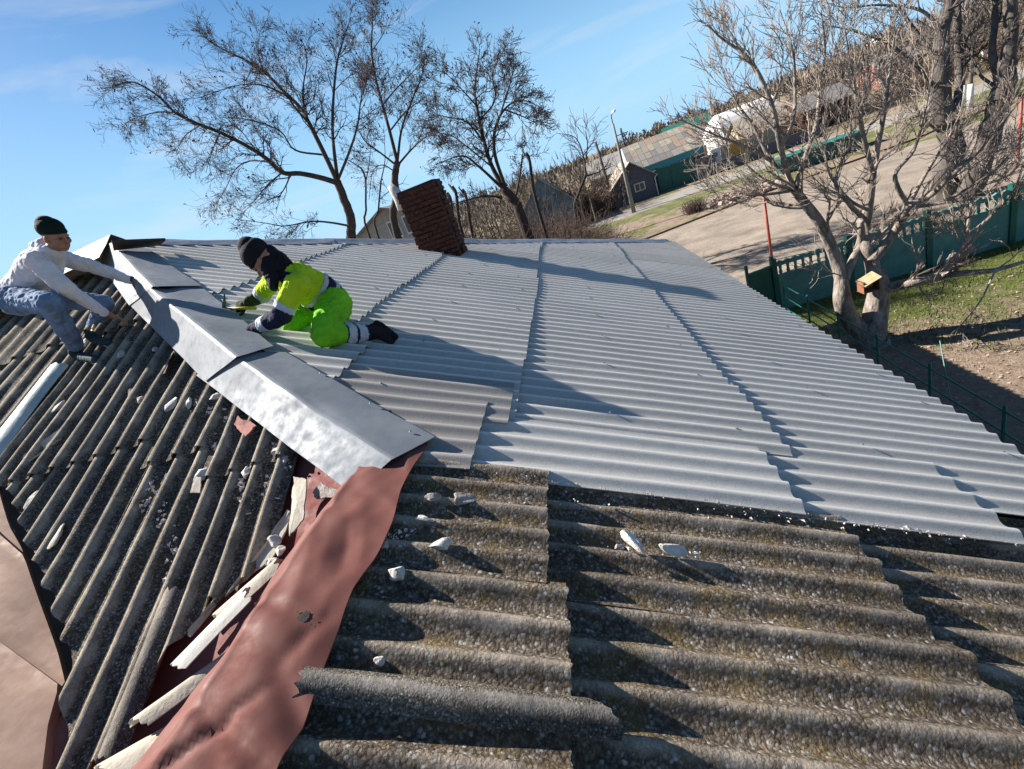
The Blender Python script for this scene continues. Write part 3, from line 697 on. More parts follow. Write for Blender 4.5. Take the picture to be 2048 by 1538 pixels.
for (u0, v0, u1, v1, n_) in [(840, 1000, 1040, 1010, 45), (1100, 1002, 1600, 1040, 30), (1620, 1045, 2000, 1080, 22), (760, 1080, 830, 1060, 30), (1230, 1095, 1400, 1110, 30)]:
    for _ in range(n_):
        a = r.uniform(); u = u0 + (u1 - u0) * a + r.normal() * 8; v = v0 + (v1 - v0) * a + r.normal() * 5
        crumb(onR(u, v, .0 + r.uniform(0, .012)), abs(r.normal()) * .005 + .003, nR)
tag(build('mortar_crumbs', mb.V, mb.F, 'mortar'), 'white crumbs of old mortar scattered in the waves of the slates', 'rubble', None, 'stuff')
# ragged foam-like bits under the cut edge of the new sheets
mb = MB()
for i in range(240):
    x = r.uniform(-.95, 1.72); y = 2.0 - .004 + r.uniform(-.01, .008)
    crumb(np.array([x, y, zR(x)]) + nR * (.028 + r.uniform(-.016, .008) - (.012 if x > .75 else 0)), abs(r.normal()) * .003 + .0015, nR)
tag(build('edge_crumbs', mb.V, mb.F, 'mortar_dirty'), 'white splinters along the cut lower edge of the new sheets', 'rubble', None, 'stuff')

# single-wave strips broken out of slates
def halfpipe(name, a, b_, nrm, wdt, arch, mat, label, cut=0, cat='slate strip', n=24, inv=1, th=.008, seed=1):
    a = np.array(a, float); b_ = np.array(b_, float); ax = (b_ - a); L0 = np.linalg.norm(ax); ax /= L0; nrm = np.array(nrm); sd_ = np.cross(nrm, ax); sd_ /= np.linalg.norm(sd_); nn = np.cross(ax, sd_)
    V = []; m_ = 14; w = m_ + 1; r = np.random.default_rng(seed)
    for i in range(n + 1):
        for j in range(w):
            s = (j / m_ - .5) * 2; t_ = i / n
            ln = L0 - cut * max(0, s * .5 + .5) ** 1.5 + .006 * math.sin(j * 2.1 + seed)
            st = .012 * math.sin(j * 1.7 + seed)
            V.append(a + ax * (st + (ln - st) * t_) + sd_ * s * wdt / 2 * (1 + .05 * math.sin(t_ * 7 + seed)) + nn * arch * inv * (math.cos(s * math.pi * .5)))
    V = np.array(V); off = len(V)
    nrmV = np.array([nn * math.cos((j / m_ - .5) * 1.6) + sd_ * math.sin((j / m_ - .5) * 1.6) * inv for i in range(n + 1) for j in range(w)])
    V2 = V - nrmV * th
    Fc = [(i * w + j, i * w + j + 1, (i + 1) * w + j + 1, (i + 1) * w + j) for i in range(n) for j in range(m_)]
    Fb = [tuple(x + off for x in f[::-1]) for f in Fc]
    E_ = [(j, j + off, j + 1 + off, j + 1) for j in range(m_)] + [(n * w + j + 1, n * w + j + 1 + off, n * w + j + off, n * w + j) for j in range(m_)]
    for i in range(n):
        E_ += [(i * w, (i + 1) * w, (i + 1) * w + off, i * w + off), ((i + 1) * w + m_, i * w + m_, i * w + m_ + off, (i + 1) * w + m_ + off)]
    V_ = np.concatenate([V, V2]); nv = len(V_); E_ = [tuple(i + nv for i in f) for f in E_]
    o = build(name, np.concatenate([V_, V_]), Fc + Fb + E_, mat, smooth=False)
    for k, f in enumerate(o.data.polygons): f.use_smooth = k < 2 * len(Fc)
    at = o.data.attributes.new('wave', 'FLOAT', 'POINT'); wv = np.array([.35 + .6 * math.cos((j / m_ - .5) * 3) ** 4 for i in range(n + 1) for j in range(w)]); at.data.foreach_set('value', np.concatenate([wv, wv, wv, wv]).astype(np.float32))
    return tag(o, label, cat)
halfpipe('slate_strip', pR(-1.12, .835, .035), pR(-.27, .86, .030), nR, .115, .04, 'slate_strip', 'long arched strip broken off a slate lying across the foreground waves', cut=.09, seed=4)
halfpipe('slate_strip', onL(352, 1182, .045), onL(222, 1515, .035), nL, .15, .045, 'slate_strip', 'narrow pale strip of slate lying along the waves beside the valley', seed=7)
halfpipe('slate_strip', onL(118, 735, .06), onL(-60, 965, .04), nL, .27, .06, 'cap_green', 'smooth bluish green half-round cap piece lying down the old slope', seed=9)
# bent beige offcut
halfpipe('offcut', onL(40, 925, .05), onL(118, 868, .07), nL, .16, .035, 'break_pale', 'bent beige offcut with a curled end on the old slates', inv=-1, seed=3, cat='offcut')
# pale broken sheets of the wing's other slope showing under the red sheet
def wingpt(x, y, o=0): return np.array([x, y, zW(x) + o])
shells = [(.98 + .0, 'shell_white'), (1.18, 'shell_white'), (.74, 'shell_white'), (.60, 'break_pale')]
for i, (u0, v0, u1, v1, xx, mt, ln) in enumerate([
        (500, 1190, 350, 1345, -1.72, 'shell_white', 'upper pale broken sheet end poking out from under the red sheet'),
        (500, 1290, 262, 1462, -1.74, 'break_pale', 'long pale sheet edge running along under the red sheet'),
        (470, 1400, 190, 1560, -1.76, 'break_pale', 'lowest mossy sheet edge at the bottom beside the red sheet'),
        (560, 1130, 430, 1245, -1.70, 'break_pale', 'small mossy sheet fragment above the pale broken sheet ends')]):
    A = atX(u0, v0, xx + .03); B_ = atX(u1, v1, xx - .22)
    halfpipe('broken_sheet_end', A, B_, (-.3, 0, 1), (.13, .11, .2, .12)[i], .035, mt, ln, cut=.05, cat='slate piece', seed=20 + i)
# torn slabs hanging over the valley
def slab(pts, o_, mat, label, th=.009, seed=0, rag=.012):
    r = np.random.default_rng(seed); P3 = [onL(u, v, o_ + dz) for u, v, dz in pts]; Q = []
    n = len(P3)
    for i in range(n):
        a, b_ = P3[i], P3[(i + 1) % n]
        for k in range(6): jv = r.uniform(-rag, rag, 3) * .5; jv = jv - nL * jv.dot(nL); Q.append(a + (b_ - a) * k / 6 + jv)
    Q = np.array(Q); c = Q.mean(0); V = np.concatenate([Q, Q - nL * th, [c, c - nL * th]]); k = len(Q)
    Fc = [(i, (i + 1) % k, 2 * k) for i in range(k)] + [((i + 1) % k + k, i + k, 2 * k + 1) for i in range(k)] + [(i, i + k, (i + 1) % k + k, (i + 1) % k) for i in range(k)]
    return tag(build('slate_fragment', V, Fc, mat), label, 'slate piece')
slab([(520, 1100, .03), (575, 1018, .02), (583, 1035, 0), (545, 1115, 0), (480, 1165, 0), (450, 1190, .02)], .02, 'break_pale', 'pale torn slab under the longest broken wave beside the valley', seed=1)
slab([(375, 1262, .02), (430, 1195, .03), (432, 1208, 0), (380, 1275, 0)], .02, 'break_pale', 'narrow torn slab low in the valley above the dark gap', seed=2)
slab([(588, 952, .03), (612, 958, .03), (606, 1040, 0), (577, 1072, 0), (583, 1000, 0)], .03, 'break_pale', 'brownish upright slab below the tip of the longest metal cap', seed=3)
slab([(640, 965, .04), (690, 990, .03), (632, 998, 0), (625, 985, 0)], .0, 'mortar_dirty', 'sandy slab tucked between the red sheet and the longest metal cap', seed=4)
slab([(475, 832, .06), (512, 850, .05), (490, 872, .02), (468, 850, .02)], .04, 'pinkish', 'pinkish slab with mortar on it under the edge of the longest metal cap', seed=5)
slab([(330, 745, .09), (345, 705, .10), (350, 712, .02), (318, 755, .0)], .0, 'wood_dark', 'dark upright splinter of slate below the creased metal caps', seed=6)
slab([(390, 952, .03), (402, 955, .03), (400, 985, .02), (380, 985, .02)], .02, 'mortar_dirty', 'brownish rectangular chip in the dark hole of the old slates', seed=7, rag=.004)

# ================================================================ PEOPLE
def capsule_mesh(a, b_, ra, rb, k=14):
    a = np.array(a, float); b_ = np.array(b_, float); ax = b_ - a; L0 = np.linalg.norm(ax) + 1e-9; ax = ax / L0
    ref = np.array([0, 0, 1.]) if abs(ax[2]) < .9 else np.array([1., 0, 0]); s1 = np.cross(ax, ref); s1 /= np.linalg.norm(s1); s2 = np.cross(ax, s1)
    st = [(-ra * math.cos(t), ra * math.sin(t)) for t in np.linspace(.15, math.pi / 2, 5)] + [(L0 + rb * math.sin(t), rb * math.cos(t)) for t in np.linspace(0, math.pi / 2 - .15, 5)]
    V = []; 
    for d, r_ in st:
        for j in range(k):
            th = 2 * math.pi * j / k; V.append(a + ax * d + r_ * (math.cos(th) * s1 + math.sin(th) * s2))
    n = len(st); Fc = [(i * k + j, i * k + (j + 1) % k, (i + 1) * k + (j + 1) % k, (i + 1) * k + j) for i in range(n - 1) for j in range(k)]
    Fc += [tuple(range(k - 1, -1, -1)), tuple((n - 1) * k + j for j in range(k))]
    return np.array(V), Fc
def ell_mesh(c, r_, axes=None, k=18, m_=11):
    A = np.array(axes if axes is not None else np.eye(3)); V = []
    for i in range(1, m_):
        p = math.pi * i / m_
        for j in range(k):
            t = 2 * math.pi * j / k; l = np.array([r_[0] * math.sin(p) * math.cos(t), r_[1] * math.sin(p) * math.sin(t), r_[2] * math.cos(p)]); V.append(np.array(c) + l @ A)
    n = m_ - 1; Fc = [(i * k + j, (i + 1) * k + j, (i + 1) * k + (j + 1) % k, i * k + (j + 1) % k) for i in range(n - 1) for j in range(k)]
    Fc += [tuple(range(k)), tuple((n - 1) * k + j for j in range(k - 1, -1, -1))]
    return np.array(V), Fc
_tex = {}
def blob(name, prims, root, mats, voxel=.008, smooth=4, wr=0, wscale=.06, colour=None, wr2=0):
    """one continuous skin grown over capsules ('c', a, b, ra, rb) and ellipsoids ('e', centre, radii, axes)"""
    mb = MB()
    for p in prims:
        if p[0] == 'c': mb.add(*capsule_mesh(*p[1:5]))
        else: mb.add(*ell_mesh(*p[1:4]))
    off = np.array(root.location)
    me = bpy.data.meshes.new('tmp'); me.from_pydata([tuple(np.array(v) - off) for v in mb.V], [], mb.F); me.update()
    o = bpy.data.objects.new('tmp', me); COL.objects.link(o)
    md = o.modifiers.new('r', 'REMESH'); md.mode = 'VOXEL'; md.voxel_size = voxel
    sm = o.modifiers.new('s', 'SMOOTH'); sm.factor = .5; sm.iterations = smooth
    if wr:
        for s_, ws in ((wr, wscale), (wr2, wscale * .4)):
            if not s_: continue
            key = round(ws, 4)
            if key not in _tex: t = bpy.data.textures.new('folds', 'CLOUDS'); t.noise_scale = ws; t.noise_depth = 2; _tex[key] = t
            d_ = o.modifiers.new('d', 'DISPLACE'); d_.texture = _tex[key]; d_.strength = s_ * 1.25; d_.mid_level = .5; d_.texture_coords = 'LOCAL'
    dg = bpy.context.evaluated_depsgraph_get(); me2 = bpy.data.meshes.new_from_object(o.evaluated_get(dg)); me2.name = name
    bpy.data.objects.remove(o); bpy.data.meshes.remove(me)
    me2.materials.clear()
    for m in mats: me2.materials.append(MATS[m])
    me2.polygons.foreach_set('use_smooth', np.ones(len(me2.polygons), dtype=bool))
    o = bpy.data.objects.new(name, me2); COL.objects.link(o); o.parent = root
    if colour is not None:
        n = len(me2.polygons); c = np.zeros(n * 3); me2.polygons.foreach_get('center', c); c = c.reshape(-1, 3) + off
        ids, ts_ = nearest(c, prims); me2.polygons.foreach_set('material_index', colour(c, ids, ts_).astype(np.int32)); me2.update()
    return o
def nearest(c, prims):
    D = []; TT = []
    for p in prims:
        if p[0] == 'c':
            a, b_ = np.array(p[1], float), np.array(p[2], float); ab = b_ - a; t = np.clip(((c - a) @ ab) / (ab @ ab + 1e-9), 0, 1)
            D.append(np.linalg.norm(c - a - t[:, None] * ab, axis=1) - (p[3] + (p[4] - p[3]) * t)); TT.append(t)
        else:
            D.append(np.linalg.norm((c - np.array(p[1])), axis=1) - np.mean(p[2])); TT.append(np.zeros(len(c)))
    D = np.array(D); i = D.argmin(0); return i, np.array(TT)[i, np.arange(len(c))]
def band(name, src, prims, test, mat, root, push=.004):
    """a strip sewn on the cloth: faces of src where test() holds, lifted off it"""
    me = src.data; off = np.array(root.location); n = len(me.polygons)
    c = np.zeros(n * 3); me.polygons.foreach_get('center', c); c = c.reshape(-1, 3) + off
    ids, t = nearest(c, prims); msk = test(c, ids, t)
    vs = np.zeros(len(me.vertices) * 3); me.vertices.foreach_get('co', vs); vs = vs.reshape(-1, 3)
    vn = np.array([v.normal[:] for v in me.vertices]) if len(me.vertices) < 400000 else vs * 0
    mp_ = {}; V = []; Fc = []
    for k in np.where(msk)[0]:
        f = []
        for i in me.polygons[int(k)].vertices:
            if i not in mp_: mp_[i] = len(V); V.append(vs[i] + vn[i] * push)
            f.append(mp_[i])
        Fc.append(tuple(f))
    if not Fc: return None
    o = build(name, V, Fc, mat, smooth=True); o.parent = root
    md = o.modifiers.new('s', 'SOLIDIFY'); md.thickness = push; md.offset = -1
    return o
def unit(v): v = np.array(v, float); return v / np.linalg.norm(v)
def hand(w, d, n, curl=.5, s=1.0, fat=1.0, spread=.12, side=1):
    """palm, four fingers of unequal length and a thumb as capsules; w wrist, d towards the fingers, n back of the hand"""
    d = unit(d); n = np.array(n, float); n = unit(n - d * n.dot(d)); l = np.cross(d, n) * side
    P = [('c', w, w + d * .03 * s, .024 * s * fat, .024 * s * fat)]
    for k in (-1, -.35, .35, 1): P.append(('c', w + d * .02 * s + l * k * .014 * s, w + d * .088 * s + l * k * .030 * s, .017 * s * fat, .0125 * s * fat))
    for k, ln in ((-1, .062), (-.35, .078), (.35, .084), (1, .074)):
        p = w + d * .090 * s + l * k * .031 * s; a = 0; dd = unit(d + l * k * spread)
        for seg, fr in enumerate((.46, .30, .24)):
            a += curl * (.7 if seg == 0 else 1.0); v = dd * math.cos(a) - n * math.sin(a); q = p + v * ln * fr * s
            P.append(('c', p, q, .0092 * s * fat * (1 - .06 * seg), .0086 * s * fat * (1 - .08 * seg))); p = q
    p = w + d * .02 * s + l * .026 * s; v = unit(d * .55 + l * .8 - n * .25)
    for ln in (.04, .034, .026): q = p + v * ln * s; P.append(('c', p, q, .012 * s * fat, .0105 * s * fat)); p = q; v = unit(v + d * .35 - n * .2 * curl)
    return P
def head(c, f, u, s=1.0):
    f = unit(f); u = np.array(u, float); u = unit(u - f * u.dot(f)); l = np.cross(u, f); A = np.array([f, l, u]); c = np.array(c, float)
    g = lambda a, b_, d_: c + (f * a + l * b_ + u * d_) * s
    P = [('e', g(-.008, 0, .02), (.098 * s, .078 * s, .098 * s), A), ('e', g(.03, 0, -.045), (.062 * s, .060 * s, .062 * s), A), ('e', g(.055, 0, -.085), (.026 * s, .030 * s, .022 * s), A),
         ('c', g(.088, 0, .01), g(.112, 0, -.028), .010 * s, .0145 * s), ('c', g(.085, -.03, .024), g(.085, .03, .024), .013 * s, .013 * s),
         ('c', g(.085, -.018, -.056), g(.085, .018, -.056), .0095 * s, .0095 * s), ('c', g(.082, -.015, -.068), g(.082, .015, -.068), .0095 * s, .0095 * s),
         ('e', g(.055, .045, -.02), (.03 * s, .022 * s, .026 * s), A), ('e', g(.055, -.045, -.02), (.03 * s, .022 * s, .026 * s), A),
         ('e', g(-.005, .080, -.01), (.018 * s, .008 * s, .030 * s), A), ('e', g(-.005, -.080, -.01), (.018 * s, .008 * s, .030 * s), A)]
    return P, g, A
q = lambda u, v, y: atY(u, v, y)

# ---- man in the white hoodie, squatting on the left slope
man = empty('person', onL(165, 722, .03), 'person squatting on the old slates in white hoodie, blue jeans and dark knitted hat', 'person')
hipN, hipF = q(34, 600, 4.05), q(62, 592, 4.34)
kneeN, kneeF = q(100, 606, 3.80), q(208, 606, 4.52)
ankN, ankF = q(150, 690, 4.03), q(186, 664, 4.62)
pel = q(46, 590, 4.20); waist = q(60, 560, 4.18); chest = q(84, 528, 4.14); neck = q(100, 500, 4.12)
shN, shF = q(72, 522, 3.95), q(120, 516, 4.38)
elN, elF = q(128, 574, 3.92), q(188, 534, 4.52)
wrN, wrF = q(206, 624, 4.10), q(262, 560, 4.62)
hdN, hdF = q(250, 640, 4.22), q(305, 562, 4.58)
hc = q(112, 475, 4.13); hf = (.93, -.10, -.42); hu = (.38, 0, .92)
HP, hg, HA = head(hc, hf, hu, 1.08)
hnN = hand(wrN + unit(hdN - wrN) * .03, hdN - wrN, (.1, -.3, 1), .25, 1.05, side=-1); hnF = hand(wrF + unit(hdF - wrF) * .03, hdF - wrF, (.1, -.5, 1), .28, 1.05, side=1)
body = [('c', neck, hc - np.array([0, 0, .05]), .055, .055), ('c', chest, neck, .11, .06), ('c', pel, chest, .10, .11), ('c', shN, elN, .045, .036), ('c', elN, wrN, .036, .027), ('c', shF, elF, .045, .036), ('c', elF, wrF, .036, .027),
        ('c', hipN, kneeN, .07, .05), ('c', kneeN, ankN, .045, .035), ('c', hipF, kneeF, .07, .05), ('c', kneeF, ankF, .045, .035), ('c', chest, shN, .06, .05), ('c', chest, shF, .06, .05),
        ('c', wrN, wrN + unit(hdN - wrN) * .035, .027, .025), ('c', wrF, wrF + unit(hdF - wrF) * .035, .027, .025)]
blob('body', body + HP + hnN + hnF, man, ['skin'], voxel=.0055, smooth=2)
for s_ in (-1, 1):
    V, Fc = ell_mesh(hg(.086, s_ * .032, .004), (.009, .013, .008), HA, 10, 6); part('eye', V, Fc, 'eye', man)
jk = [('c', pel + (0, 0, .02), waist, .165, .155), ('c', waist, chest, .155, .160), ('c', chest, neck + (0, 0, -.02), .145, .085), ('c', chest + (0, 0, .02), shN, .10, .085), ('c', chest + (0, 0, .02), shF, .10, .085),
      ('c', shN, elN, .088, .072), ('c', elN, wrN, .070, .047), ('c', shF, elF, .085, .070), ('c', elF, wrF, .068, .046),
      ('c', q(92, 503, 4.10), q(84, 486, 4.16), .07, .05), ('c', q(75, 494, 4.18), q(100, 508, 4.22), .06, .06)]
hood = blob('hoodie', jk, man, ['hoodie', 'print_dark'], voxel=.009, smooth=5, wr=.020, wscale=.10, wr2=.012)
# printed motif on the chest
pc = q(134, 538, 4.0)
def motif(c, i, t):
    s = np.sin(c[:, 0] * 95) * np.sin(c[:, 2] * 88 + c[:, 0] * 30) + .6 * np.sin(c[:, 0] * 60 + c[:, 2] * 120)
    d = np.linalg.norm(c - pc, axis=1)
    return (d < .16) & (s > .05) & np.isin(i, [1, 2, 3, 4, 0])
band('chest_print', hood, jk, motif, 'print_dark', man, .0015)
blob('cuff', [('c', wrN - unit(hdN - wrN) * .035, wrN + unit(hdN - wrN) * .005, .043, .040)], man, ['cuff_dark'], .006, 2); blob('cuff', [('c', wrF - unit(hdF - wrF) * .035, wrF + unit(hdF - wrF) * .01, .042, .040)], man, ['cuff_dark'], .006, 2)
tr = [('c', hipN, hipF, .155, .15), ('c', pel, hipN, .15, .15), ('c', hipN, kneeN, .135, .095), ('c', kneeN, ankN, .098, .070), ('c', hipF, kneeF, .12, .088), ('c', kneeF, ankF, .085, .068)]
blob('trousers', tr, man, ['denim'], voxel=.009, smooth=4, wr=.024, wscale=.09, wr2=.016)
def shoe(ank, toe, root, m1, m2, s=1.0, sole=True):
    d = unit(toe - ank); up_ = nL if sole is not False else nR
    heel = ank - d * .05
    o = blob('shoe', [('c', ank + (0, 0, .02), ank - up_ * .03, .052 * s, .050 * s), ('c', heel - up_ * .035, ank - up_ * .035, .042 * s, .045 * s), ('c', ank - up_ * .03, toe - up_ * .01, .050 * s, .036 * s)], root, [m1], .006, 3, wr=.006, wscale=.04)
    o2 = blob('sole', [('c', heel - up_ * .065, toe - up_ * .045, .034 * s, .034 * s)], root, [m2], .007, 2)
    o2.parent = o; o2.location = (0, 0, 0); return o
ftN = onL(188, 718, .07); fa = onL(152, 708, .09)
shoe(fa, ftN, man, 'sneaker', 'sneaker_white'); shoe(onL(185, 675, .09), onL(215, 684, .07), man, 'sneaker', 'sneaker_white')
hat = blob('hat', [('e', hg(-.03, 0, .075), (.118, .100, .092), np.array([unit(HA[0] + .15 * HA[2]), HA[1], unit(HA[2] - .15 * HA[0])])), ('e', hg(-.055, 0, .095), (.085, .08, .085), HA), ('e', hg(-.012, 0, .052), (.113, .098, .045), HA)], man, ['hat_green'], .007, 4)

# ---- kneeling worker in high-visibility clothes
wk = empty('person', onR(655, 690, .03), 'person kneeling on new sheets in yellow and navy high-visibility clothes, holding a hammer', 'person')
hipN, hipF = q(668, 612, 3.72), q(648, 604, 4.00)
kneeN, kneeF = q(652, 668, 3.36), q(590, 648, 3.72)
ankN, ankF = q(728, 667, 3.62), q(655, 648, 4.0)
pel = q(664, 604, 3.86); waist = q(640, 586, 3.80); chest = q(600, 566, 3.70); neck = q(562, 545, 3.62)
shN, shF = q(592, 572, 3.46), q(548, 560, 3.86)
elN, elF = q(560, 634, 3.36), q(522, 592, 3.98)
wrN, wrF = q(504, 660, 3.42), q(497, 605, 3.92)
hdN, hdF = q(468, 663, 3.47), q(470, 614, 3.90)
hc = q(527, 521, 3.58); hf = (-.76, -.22, -.60); hu = (-.3, -.02, .9)
HP, hg, HA = head(hc, hf, hu, 1.05)
body = [('c', neck, hc - np.array([0, 0, .03]), .055, .055), ('c', chest, neck, .11, .06), ('c', pel, chest, .10, .11), ('c', shN, elN, .045, .036), ('c', elN, wrN, .036, .027), ('c', shF, elF, .045, .036), ('c', elF, wrF, .036, .027),
        ('c', hipN, kneeN, .07, .05), ('c', kneeN, ankN, .045, .035), ('c', hipF, kneeF, .07, .05), ('c', kneeF, ankF, .045, .035), ('c', chest, shN, .06, .05), ('c', chest, shF, .06, .05)]
blob('body', body + HP + hand(wrN, hdN - wrN, (.2, -.3, .9), .9, .9, side=1) + hand(wrF, hdF - wrF, (-.1, -.6, .7), 1.1, .9, side=-1), wk, ['skin'], voxel=.0055, smooth=2)
for s_ in (-1, 1):
    V, Fc = ell_mesh(hg(.086, s_ * .032, .004), (.009, .013, .008), HA, 10, 6); part('eye', V, Fc, 'eye', wk)
axd = unit(chest - pel); La = np.linalg.norm(chest - pel)
jk = [('c', pel + axd * .06 + (0, 0, .02), waist, .165, .165), ('c', waist, chest, .165, .160), ('c', chest, neck + unit(chest - neck) * .05, .15, .10), ('c', chest, shN, .115, .095), ('c', chest, shF, .11, .09),
      ('c', shN, elN, .092, .074), ('c', elN, wrN, .073, .050), ('c', shF, elF, .085, .068), ('c', elF, wrF, .064, .050)]
def jcol(c, i, t):
    tt = (c - pel) @ axd / La
    torso = np.isin(i, [0, 1, 2, 3, 4]); navy = torso & (tt < .52)
    navy |= (i == 5) & (t > .74); navy |= (i == 6)
    navy |= torso & (np.linalg.norm(c - q(566, 556, 3.50), axis=1) < .085)
    gr = (i == 8) & (t > .25)
    return np.where(gr, 2, np.where(navy, 1, 0))
jacket = blob('jacket', jk, wk, ['hivis_yellow', 'navy', 'glove_green'], voxel=.009, smooth=4, wr=.024, wscale=.09, wr2=.014, colour=jcol)
band('reflective_band', jacket, jk, lambda c, i, t: np.isin(i, [0, 1, 2, 3]) & (((c - pel) @ axd / La) > .52) & (((c - pel) @ axd / La) < .64), 'reflect', wk)
band('reflective_band', jacket, jk, lambda c, i, t: np.isin(i, [0, 1]) & (((c - pel) @ axd / La) > .13) & (((c - pel) @ axd / La) < .27), 'reflect', wk)
band('reflective_band', jacket, jk, lambda c, i, t: (i == 5) & (t > .60) & (t < .78), 'reflect', wk)
band('reflective_band', jacket, jk, lambda c, i, t: (i == 6) & (t > .42) & (t < .64), 'reflect', wk)
band('reflective_band', jacket, jk, lambda c, i, t: (i == 7) & (t > .72) & (t < .95), 'reflect', wk)
tr = [('c', hipN, hipF, .155, .15), ('c', pel, hipN, .155, .15), ('c', hipN, kneeN, .145, .112), ('c', kneeN, ankN, .105, .078), ('c', hipF, kneeF, .135, .105), ('c', kneeF, ankF, .10, .07)]
trs = blob('trousers', tr, wk, ['hivis_lime', 'navy'], voxel=.009, smooth=4, wr=.026, wscale=.09, wr2=.018, colour=lambda c, i, t: np.where((i == 3) & (t > .42), 1, 0))
band('reflective_band', trs, tr, lambda c, i, t: (i == 3) & (t > .46) & (t < .66), 'reflect', wk)
band('reflective_band', trs, tr, lambda c, i, t: (i == 3) & (t > .74) & (t < .97), 'reflect', wk)
b0 = ankN + unit(ankN - kneeN) * .04; toe = onR(782, 680, .05)
boot = blob('boot', [('c', b0, b0 + np.array([.05, 0, .0]), .062, .066), ('c', b0 + np.array([.06, 0, .015]), toe, .058, .040), ('c', b0 + np.array([.1, 0, .03]), toe + (0.01, 0, .05), .035, .035)], wk, ['boot'], .007, 3, wr=.008, wscale=.04)
sole = blob('sole', [('c', b0 + np.array([.13, 0, .035]), toe + (.045, 0, .015), .03, .03), ('c', b0 + np.array([.11, 0.0, .055]), b0 + np.array([.13, 0, .03]), .03, .03)], wk, ['hat_black'], .007, 2); sole.parent = boot
blob('boot', [('c', ankF, onR(700, 655, .06), .058, .045)], wk, ['boot'], .007, 3)
blob('hat', [('e', hg(-.018, 0, .075), (.122, .110, .100), HA), ('e', hg(-.035, 0, .125), (.080, .076, .085), HA), ('e', hg(-.008, 0, .045), (.120, .104, .048), HA)], wk, ['hat_black'], .007, 4)
blob('scarf', [('e', q(553, 522, 3.64), (.088, .10, .078), None), ('c', q(536, 512, 3.62), q(556, 524, 3.66), .090, .078), ('c', q(538, 540, 3.50), q(566, 530, 3.66), .060, .075), ('c', q(545, 556, 3.48), q(548, 574, 3.44), .055, .035), ('c', hg(-.02, .06, -.05), hg(-.04, -.06, -.06), .05, .05)], wk, ['hat_black'], .007, 3, wr=.02, wscale=.05)
blob('glove', hand(wrN + unit(hdN - wrN) * .01, hdN - wrN, (.2, -.3, .9), .9, 1.08, 1.35, side=1), wk, ['glove'], .005, 2)
blob('glove', hand(wrF + unit(hdF - wrF) * .01, hdF - wrF, (-.1, -.6, .7), 1.15, 1.08, 1.35, side=-1), wk, ['glove_green'], .005, 2)
# hammer
gc = hdF + np.array([-.0, -.03, -.03]); hm = empty('hammer', gc, 'hammer with yellow handle and steel head in the gloved hand of the kneeling person', 'hammer')
ha = q(452, 617, 3.86); hb = q(512, 616, 3.86); part('handle', *tube([ha, (ha + hb) / 2, hb], [.011, .013, .015], 8), 'handle_yellow', hm, smooth=True)
ht = q(449, 588, 3.84); hbm = q(447, 637, 3.84); part('head', *tube([ht, ht * .75 + hbm * .25, ht * .7 + hbm * .3, ht * .3 + hbm * .7, ht * .25 + hbm * .75, hbm], [.006, .012, .017, .018, .021, .021], 8), 'hammer_steel', hm)
# knife-like scraper under the left man's far hand
sp = onR(285, 565, .14); se = onR(312, 568, .10); tag(build('metal_strip', *tube([q(285, 560, 4.55), q(312, 566, 4.52)], [.006, .004], 5), 'galvanised'), 'thin metal strip held by the fingers of the squatting man on the metal cap', 'strip')
# yellow tool on the slates
yt = empty('glue_tube', onL(188, 662, .04), 'small tool with a yellow end lying in the shade in front of the squatting man', 'tool')
part('tube', *tube([onL(196, 640, .05), onL(188, 660, .05)], [.028, .028], 10), 'roof_tan', yt); part('cap', *tube([onL(187, 662, .05), onL(184, 672, .05)], [.024, .012], 10), 'handle_yellow', yt)

# ================================================================ BARE TREES
class Twigs:
    """collects tapered limbs; thick ones and thin ones go to separate meshes"""
    def __init__(s, seed): s.r = np.random.default_rng(seed); s.A = MB(); s.B = MB(); s.tips = []
    def limb(s, P, r0, r1, k=5):
        P = np.asarray(P, float); rad = np.linspace(r0, r1, len(P)); V, Fc = tube(P, rad, k, False); (s.A if r0 > .035 else s.B).add(V, Fc)
    def grow(s, p, d, L0, r0, lvl, par, seg=5):
        r = s.r; P = [np.array(p)]; d = unit(d)
        for i in range(seg):
            d = unit(d + r.normal(size=3) * par['wig'] + np.array([0, 0, par['trop']])); P.append(P[-1] + d * L0 / seg)
        s.limb(P, r0, max(par['rmin'], r0 * .35), 4 if lvl == 0 else 3)
        P = np.array(P)
        if lvl >= par['lv']: s.tips.append(P[-1]); s.tips.append(P[len(P) // 2]); return
        n = par['n'][min(lvl, len(par['n']) - 1)]; n = max(1, int(round(n * r.uniform(.7, 1.3))))
        for i in range(n):
            t = r.uniform(.25, 1.0); x = t * (len(P) - 1); j = min(int(x), len(P) - 2); q0 = P[j] + (P[j + 1] - P[j]) * (x - j)
            dd = unit(P[j + 1] - P[j]); o_ = r.normal(size=3); o_ -= dd * o_.dot(dd); o_ = unit(o_); a = r.uniform(*par['ang'])
            s.grow(q0, dd * math.cos(a) + o_ * math.sin(a), L0 * r.uniform(.4, .75), max(par['rmin'], r0 * .55), lvl + 1, par, max(3, seg - 1))
